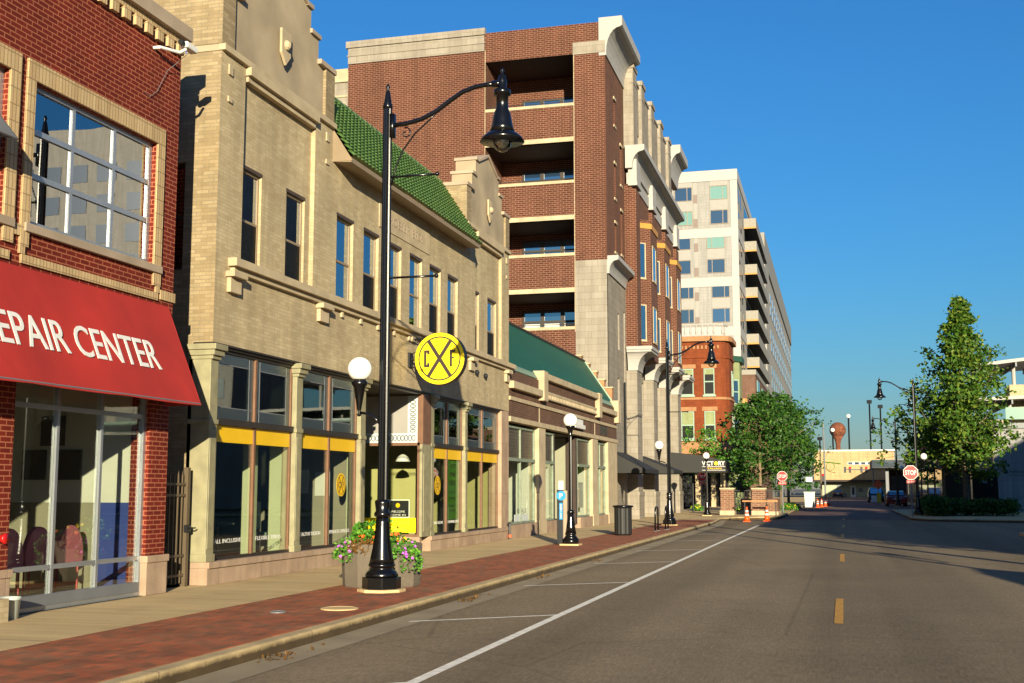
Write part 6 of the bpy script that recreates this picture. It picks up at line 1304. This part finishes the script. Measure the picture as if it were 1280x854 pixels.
mb.build('baluster', 'black_matte', t); mb = MB(); mb.box((-6.95, 76.98, 1.5), (-3.1, 77.04, 1.56)); mb.box((-6.95, 76.98, .3), (-3.1, 77.04, .34)); mb.build('rail', 'black_matte', t)
t = thing('cafe_barrier', 'thin wooden barrier bar on posts across the patio front', 'barrier', (-4.8, 69, .13)); mb = MB(); mb.box((-5.1, 68.9, .92), (-3.15, 69.0, 1.0)); mb.build('bar', 'tanwood', t); mb = MB()
for x in (-5.0, -3.3): mb.box((x, 68.92, .13), (x + .06, 68.98, .92))
mb.build('post', 'black_matte', t)
def umbrella(x, y, lab):
    t = thing('patio_umbrella', lab, 'umbrella', (x, y, .13)); mb = MB(); mb.tube([(x, y, .13), (x, y, 2.5)], .03, 6); mb.build('pole', 'black_matte', t); mb = MB(); mb.lathe([(.5, -.9), (.42, -.4), (.08, .3)], (x, y, 2.3), 8, .25); mb.build('folded_canopy', 'awning_black', t)
umbrella(-6.3, 84, 'folded black patio umbrella behind the iron railing')
for i, (x, y, r_, col, lb) in enumerate(((-5.6, 79, .9, 'petal_yellow', 'yellow flowered planting along the patio railing'), (-3.9, 80, .8, 'red', 'red flowered planting on the patio right of the tree trunk'), (-3.3, 88, .9, 'petal_yellow', 'yellow green low planting below the left stop sign'), (-9.3, 84, .5, 'petal_yellow', 'yellow flowers in a pot under the black awning'), (-3.4, 96, 1.0, 'petal_yellow', 'yellow green planting farther along the left kerb'))):
    plant('bedding_plants', x, y, .15, r_ * .75, .45, 420, 22, col, lb, 'plants', .045, 0, .13)
# dark diamond construction sign, signals
t = thing('diamond_sign', 'orange red diamond roadwork sign on a post at the far right lane', 'road sign', (4.2, 130, 0)); mb = MB(); mb.prism([(4.2, 130, 1.55), (4.72, 130, 2.07), (4.2, 130, 2.6), (3.68, 130, 2.07)], (0, .02, 0)); mb.build('sign_plate', 'orange', t); mb = MB(); mb.tube([(4.2, 130.05, 0), (4.2, 130.05, 2.4)], .04, 6); mb.build('post', 'grey_metal', t)
t = thing('lime_board', 'small lime yellow and white board standing below the diamond sign', 'board', (4.1, 127, 0)); mb = MB(); mb.box((3.95, 127, .25), (4.35, 127.1, 1.25)); mb.build('lime_panel', 'yellow_film', t); mb = MB(); mb.box((3.4, 127, .3), (3.93, 127.08, .95)); mb.build('white_panel', 'white', t)
t = thing('signal_mast', 'traffic signal mast with red lights and four heads at the far crossing', 'traffic signal', (4.9, 215, 0))
mb = MB(); mb.tube([(6.2, 215, 0), (6.2, 215, 6), (5.8, 215, 6.3)], .12, 8); mb.tube([(6.2, 215, 4.8), (1.4, 215, 5.0)], .08, 8); mb.build('mast', 'grey_metal', t)
for x in (1.6, 2.4, 4.3, 5.1):
    mb = MB(); mb.box((x - .2, 214.8, 4.35), (x + .2, 215.1, 5.4)); h_ = mb.build('signal_head', 'plastic_dk', t)
    if x in (2.4, 5.1): mb = MB(); mb.lathe([(.19, 0), (.19, .02)], (0, 0, 0), 14); mb.v = [(x + a, 214.78 - c, 5.15 + b) for a, b, c in mb.v]; mb.build('red_lens', 'signal_red', h_) if 'signal_red' in M else mb.build('red_lens', 'tail', h_)
t = thing('utility_pole', 'brown utility pole with curled cables before the beige building', 'utility pole', (-3, 228, 0)); mb = MB(); mb.tube([(-2.6, 228, 0), (-2.6, 228, 9)], .14, 8); mb.build('pole', 'bark', t); mb = MB(); mb.tube([(-6, 228, 4.4), (-4, 228, 4.6), (-2.6, 228, 5.2), (-1.8, 228, 5.4), (-1.2, 228, 4.8), (0, 228, 4.5)], .05, 5); mb.build('cable', 'plastic_dk', t)
t = thing('signal_post', 'grey signal post with a red light at the far left kerb', 'traffic signal', (-1.8, 205, 0)); mb = MB(); mb.tube([(-1.7, 205, 0), (-1.7, 205, 12.5)], .13, 8); mb.build('pole', 'grey_metal', t); mb = MB(); mb.box((-2.2, 204.8, 2.9), (-1.8, 205, 4.1)); mb.build('signal_head', 'plastic_dk', t); mb = MB(); mb.lathe([(.18, 0), (.18, .02)], (0, 0, 0), 14); mb.v = [(-2.0 + a, 204.78 - c, 3.85 + b) for a, b, c in mb.v]; mb.build('red_lens', 'tail', t)

# ================================================================== VEHICLES
def sedan(x, y, paint, lab, z=0, suv=False, front=False):
    t = thing('parked_car', lab, 'car', (x, y, z)); W = .9; L = 4.6; hR = 1.78 if suv else 1.44
    s = -1 if front else 1                                          # rear toward the camera unless front
    prof = [(0, .3), (-.02, .62), (.05, .92), (.75 if not suv else .2, 1.0), (1.35 if not suv else .55, hR - .04), (1.9, hR), (2.7, hR - .05), (3.45, .98), (4.45, .8), (4.6, .55), (4.55, .28), (0, .25)]
    sec = [(W, .0), (W, .0)]
    mb = MB(); n = len(prof)
    def ring(xx, inset): return [(x + xx * (1 - (inset if zz > 1.0 else 0)), y + (yy if not front else 4.6 - yy), z + zz) for yy, zz in prof]
    A, B = ring(-W, .22), ring(W, .22); i = len(mb.v); mb.v += A + B
    for k in range(n): j = (k + 1) % n; mb.f.append((i + k, i + j, i + n + j, i + n + k)); mb.mi.append(0)
    mb.f.append(tuple(i + k for k in range(n))[::-1]); mb.f.append(tuple(i + n + k for k in range(n))); mb.mi += [0, 0]; mb.build('body', paint, t, bevel=.07)
    def yy(v): return y + (v if not front else 4.6 - v)
    mb = MB()
    a, b = prof[3], prof[4]
    for (p, q) in ((prof[3], prof[4]), (prof[6], prof[7])):
        up = .02; y0, y1 = p[0] + (q[0] - p[0]) * .1, p[0] + (q[0] - p[0]) * .92; z0, z1 = p[1] + (q[1] - p[1]) * .1, p[1] + (q[1] - p[1]) * .92; off = -.03 if p[1] < q[1] else .03
        mb.poly([(x - W * .76, yy(y0 + off), z + z0 + .02), (x + W * .76, yy(y0 + off), z + z0 + .02), (x + W * .7, yy(y1 + off), z + z1 + .02), (x - W * .7, yy(y1 + off), z + z1 + .02)])
    mb.build('windscreen', 'glass_blue', t)
    for sx_ in (-1, 1):
        mb = MB(); mb.poly([(x + sx_ * (W * .79), yy(1.1), z + 1.02), (x + sx_ * (W * .79), yy(3.2), z + 1.02), (x + sx_ * (W * .785), yy(2.65), z + hR - .12), (x + sx_ * (W * .785), yy(1.55), z + hR - .12)]); mb.build('side_window', 'glass_dark', t)
        mb = MB(); mb.box((x + sx_ * W * .95, yy(-.03), z + .68), (x + sx_ * W * .52, yy(.04), z + .84)); mb.build('tail_light' if not front else 'headlight', 'tail' if not front else 'white_globe', t, bevel=.02)
        for yw in (.85, 3.65):
            mb = MB(); mb.lathe([(.2, -.1), (.32, -.1), (.33, -.06), (.33, .06), (.32, .1), (.2, .1)], (0, 0, 0), 22); mb.v = [(x + sx_ * (W - .08) + zz, yy(yw) + a_, z + .33 + b_) for a_, b_, zz in mb.v]; wh = mb.build('wheel', 'rubber', t, True); mb = MB(); mb.lathe([(.2, -.105), (.2, .105)], (0, 0, 0), 14); mb.v = [(x + sx_ * (W - .08) + zz, yy(yw) + a_, z + .33 + b_) for a_, b_, zz in mb.v]; mb.build('rim', 'silver', wh)
    mb = MB(); mb.box((x - W * .9, yy(-.06), z + .3), (x + W * .9, yy(.05), z + .5)); mb.build('bumper', paint, t, bevel=.03)
    mb = MB(); mb.box((x - .26, yy(-.045), z + .64), (x + .26, yy(0), z + .8)); mb.build('licence_plate', 'white', t)
sedan(5.45, 118.0, 'car_red', 'red sedan parked at the right kerb seen from behind', .004)
sedan(4.6, 150, 'car_dark', 'dark vehicle in the shade left of the red sedan near the diamond sign', .004, True, True)
sedan(0.3, 233, 'car_dark', 'dark car crossing in front of the far beige building', .004)

# ================================================================== TREES
def tube_tree(name, label, base, h, crown, trunk_r, leaf, nclump, per, lsize, seed, bark='bark', group=None, limbs=26, fork=.25, cz0=.25, lean=(0, 0), vary=(.62, 1.2)):
    rr = random.Random(seed); t = thing(name, label, 'tree', base, group); B = Vector(base)
    mb = MB(); top = B + Vector((lean[0], lean[1], h * .96)); pts = []; rs = []
    for k in range(9):
        q = k / 8; pts.append(B.lerp(top, q) + Vector((rr.gauss(0, .06), rr.gauss(0, .06), 0)) * (q * h * .08)); rs.append(trunk_r * (1 - q) ** .8 + .015)
    mb.tube(pts, rs, 9); mb.build('trunk', bark, t, True)
    mb = MB(); lm = MB(); ends = []
    for k in range(limbs):
        q = cz0 + (1 - cz0) * ((k + rr.random()) / limbs) * .97; p0 = B.lerp(top, q); a = k * 2.399 + rr.uniform(-.4, .4); rad = crown((q - cz0) / (1 - cz0)) * rr.uniform(*vary)
        if rad < .04: continue
        rise = rr.uniform(.25, .7) * rad; p3 = p0 + Vector((math.cos(a) * rad, math.sin(a) * rad, rise)); mid = p0.lerp(p3, .5) + Vector((rr.gauss(0, .08), rr.gauss(0, .08), -.06 * rad + rr.gauss(0, .05))) * rad * .5
        r0 = max(.02, trunk_r * .42 * (1 - q) + .015); mb.tube([p0, mid, p3], [r0, r0 * .6, .012], 6)
        nsub = max(2, int(rad * 2.2))
        for s_ in range(nsub):
            f = .35 + .65 * (s_ + rr.random()) / nsub; pp = (p0.lerp(mid, f * 2) if f < .5 else mid.lerp(p3, f * 2 - 1)); e = pp + Vector((rr.gauss(0, 1), rr.gauss(0, 1), rr.gauss(.35, .7))) * (.22 * rad + .1); mb.tube([pp, e], [r0 * .35, .008], 4); ends.append((e, rad))
        ends.append((p3, rad))
    mb.build('limbs', bark, t, True)
    rr.shuffle(ends); nend = len(ends)
    for k in range(nclump):
        e, rad = ends[k % nend]; c = e + Vector((rr.gauss(0, .3), rr.gauss(0, .3), rr.gauss(0, .22))) * min(1, .1 + rad * .36); cs = rr.uniform(.22, .5) * min(1, .5 + rad * .4)
        for q in range(per):
            v = Vector((rr.gauss(0, 1), rr.gauss(0, 1), rr.gauss(0, .75))); leafquad(lm, c + v * cs * .55, lsize * rr.uniform(.65, 1.25), rr, 1.0)
    lm.build('crown', leaf, t); return t
tube_tree('street_tree', 'tall cone shaped leafy tree with yellowing leaves standing in the hedge at right', (7.3, 74.5, .13), 13.3, lambda q: 3.75 * (1 - q) ** 1.12 * min(1, .8 + q * 2.) + .06, .2, 'leaf_maple', 880, 20, .25, 11, 'bark', None, 74, cz0=.17, vary=(.45, 1.18))
tube_tree('street_tree', 'slim trunked leafy tree behind the right hedge, left of the dark cabinet', (6.3, 77.5, .13), 6.0, lambda q: 2.3 * math.sin(math.pi * min(1, q * .8 + .2)) + .3, .1, 'leaf_maple', 150, 18, .26, 12, 'pale_bark', None, 18, cz0=.4)
lab = ['honey locust tree with thin pale trunk rising from the brick patio, nearest on the left', 'honey locust tree behind the left stop sign, middle of the left row', 'honey locust tree farther along the left kerb, right edge against the sky', 'dark green tree at the far end of the left row beside the beige building', 'low branched honey locust over the patio umbrella, left of the patio trunk']
spec = [((-4.55, 77, .13), 7.6, 2.15, 250, 1), ((-3.9, 91, .13), 8.7, 2.4, 300, 2), ((-3.9, 105, .13), 8.6, 2.3, 260, 3), ((-6.4, 150, .13), 9.0, 3.9, 400, 4), ((-5.7, 84, .13), 4.6, 1.3, 90, 5)]
for (b, h, rad, nc, sd_), lb in zip(spec, lab):
    tube_tree('street_tree', lb, b, h, (lambda rad: lambda q: rad * (math.sin(math.pi * min(1, .36 + q * .62)) ** .9) + .15)(rad), .11, 'leaf_locust', nc, 20, .24, sd_, 'pale_bark', 'trees along the left kerb', 30, cz0=.3)
tube_tree('street_tree', 'small young tree between the stone piers and the red corner building', (-9.5, 93, .13), 6.2, lambda q: 1.4 * math.sin(math.pi * min(1, .2 + q * .8)) + .2, .07, 'leaf_plant', 90, 18, .2, 21, 'pale_bark', None, 16, cz0=.35)
# off to the right behind the frame: trees on the opposite walk that dapple the crossing
for i, (x, y, h) in enumerate(((9.0, 24, 5.0), (9.0, 32, 5.4))):
    tube_tree('street_tree', ('round street tree on the opposite walk, nearer one', 'round street tree on the opposite walk, farther one')[i], (x, y, .13), h, lambda q: 1.7 * math.sin(math.pi * min(1, .2 + q * .75)) + .2, .12, 'leaf_locust', 150, 20, .26, 30 + i, 'bark', 'trees on the opposite walk', 22, cz0=.32)
def hedge(x0, x1, y0, y1, h, lab, n, seed):
    rr = random.Random(seed); t = thing('hedge', lab, 'hedge', ((x0 + x1) / 2, (y0 + y1) / 2, .13)); mb = MB()
    for k in range(n):
        x, y = rr.uniform(x0, x1), rr.uniform(y0, y1); hh = h * (.85 + .15 * math.sin(x * 2.1) * math.cos(y * 1.7)); z = .13 + hh * rr.random() ** .45; leafquad(mb, (x + rr.gauss(0, .06), y + rr.gauss(0, .06), z), .17 * rr.uniform(.6, 1.3), rr)
    mb.build('foliage', 'leaf_hedge', t); mb = MB()
    for k in range(14): x, y = x0 + (x1 - x0) * (k + .5) / 14, rr.uniform(y0 + .3, y1 - .3); mb.tube([(x, y, .13), (x + .1, y, .13 + h * .7)], .03, 5)
    mb.build('stems', 'bark', t)
hedge(4.9, 9.8, 72, 77, .95, 'clipped dark green hedge bed around the right hand tree', 9000, 41)
hedge(4.75, 6.0, 70.6, 72, 1.15, 'brighter green shrub at the left end of the right hedge beside the stop sign', 2200, 42)
# distant tree line and blocks behind the far end
far = MB(); rr = random.Random(5)
for k in range(60):
    a = -90 + k * 3.4 + rr.uniform(-1, 1); 
    for q in range(40): leafquad(far, (a + rr.gauss(0, 2.2), 330 + rr.gauss(0, 5), 2 + abs(rr.gauss(0, 1)) * 2.2), 1.6 * rr.uniform(.6, 1.3), rr)
o = far.build('far_tree_line', 'leaf_locust'); o['kind'] = 'stuff'; o['label'] = 'low dark line of trees far beyond the beige building'; o['category'] = 'trees'

mb = MB(); rr = random.Random(77)
for k in range(150): leafquad(mb, (-5.42 + abs(rr.gauss(0, .09)), rr.choice([17.4, 17.6, 22.0, 11.0, 27.5]) + rr.gauss(0, .28), .012), .06, rr, 4)
o = mb.build('leaf_litter', 'coleus'); o['kind'] = 'stuff'; o['label'] = 'dry brown leaf litter lying in the gutter by the kerb'; o['category'] = 'leaf litter'
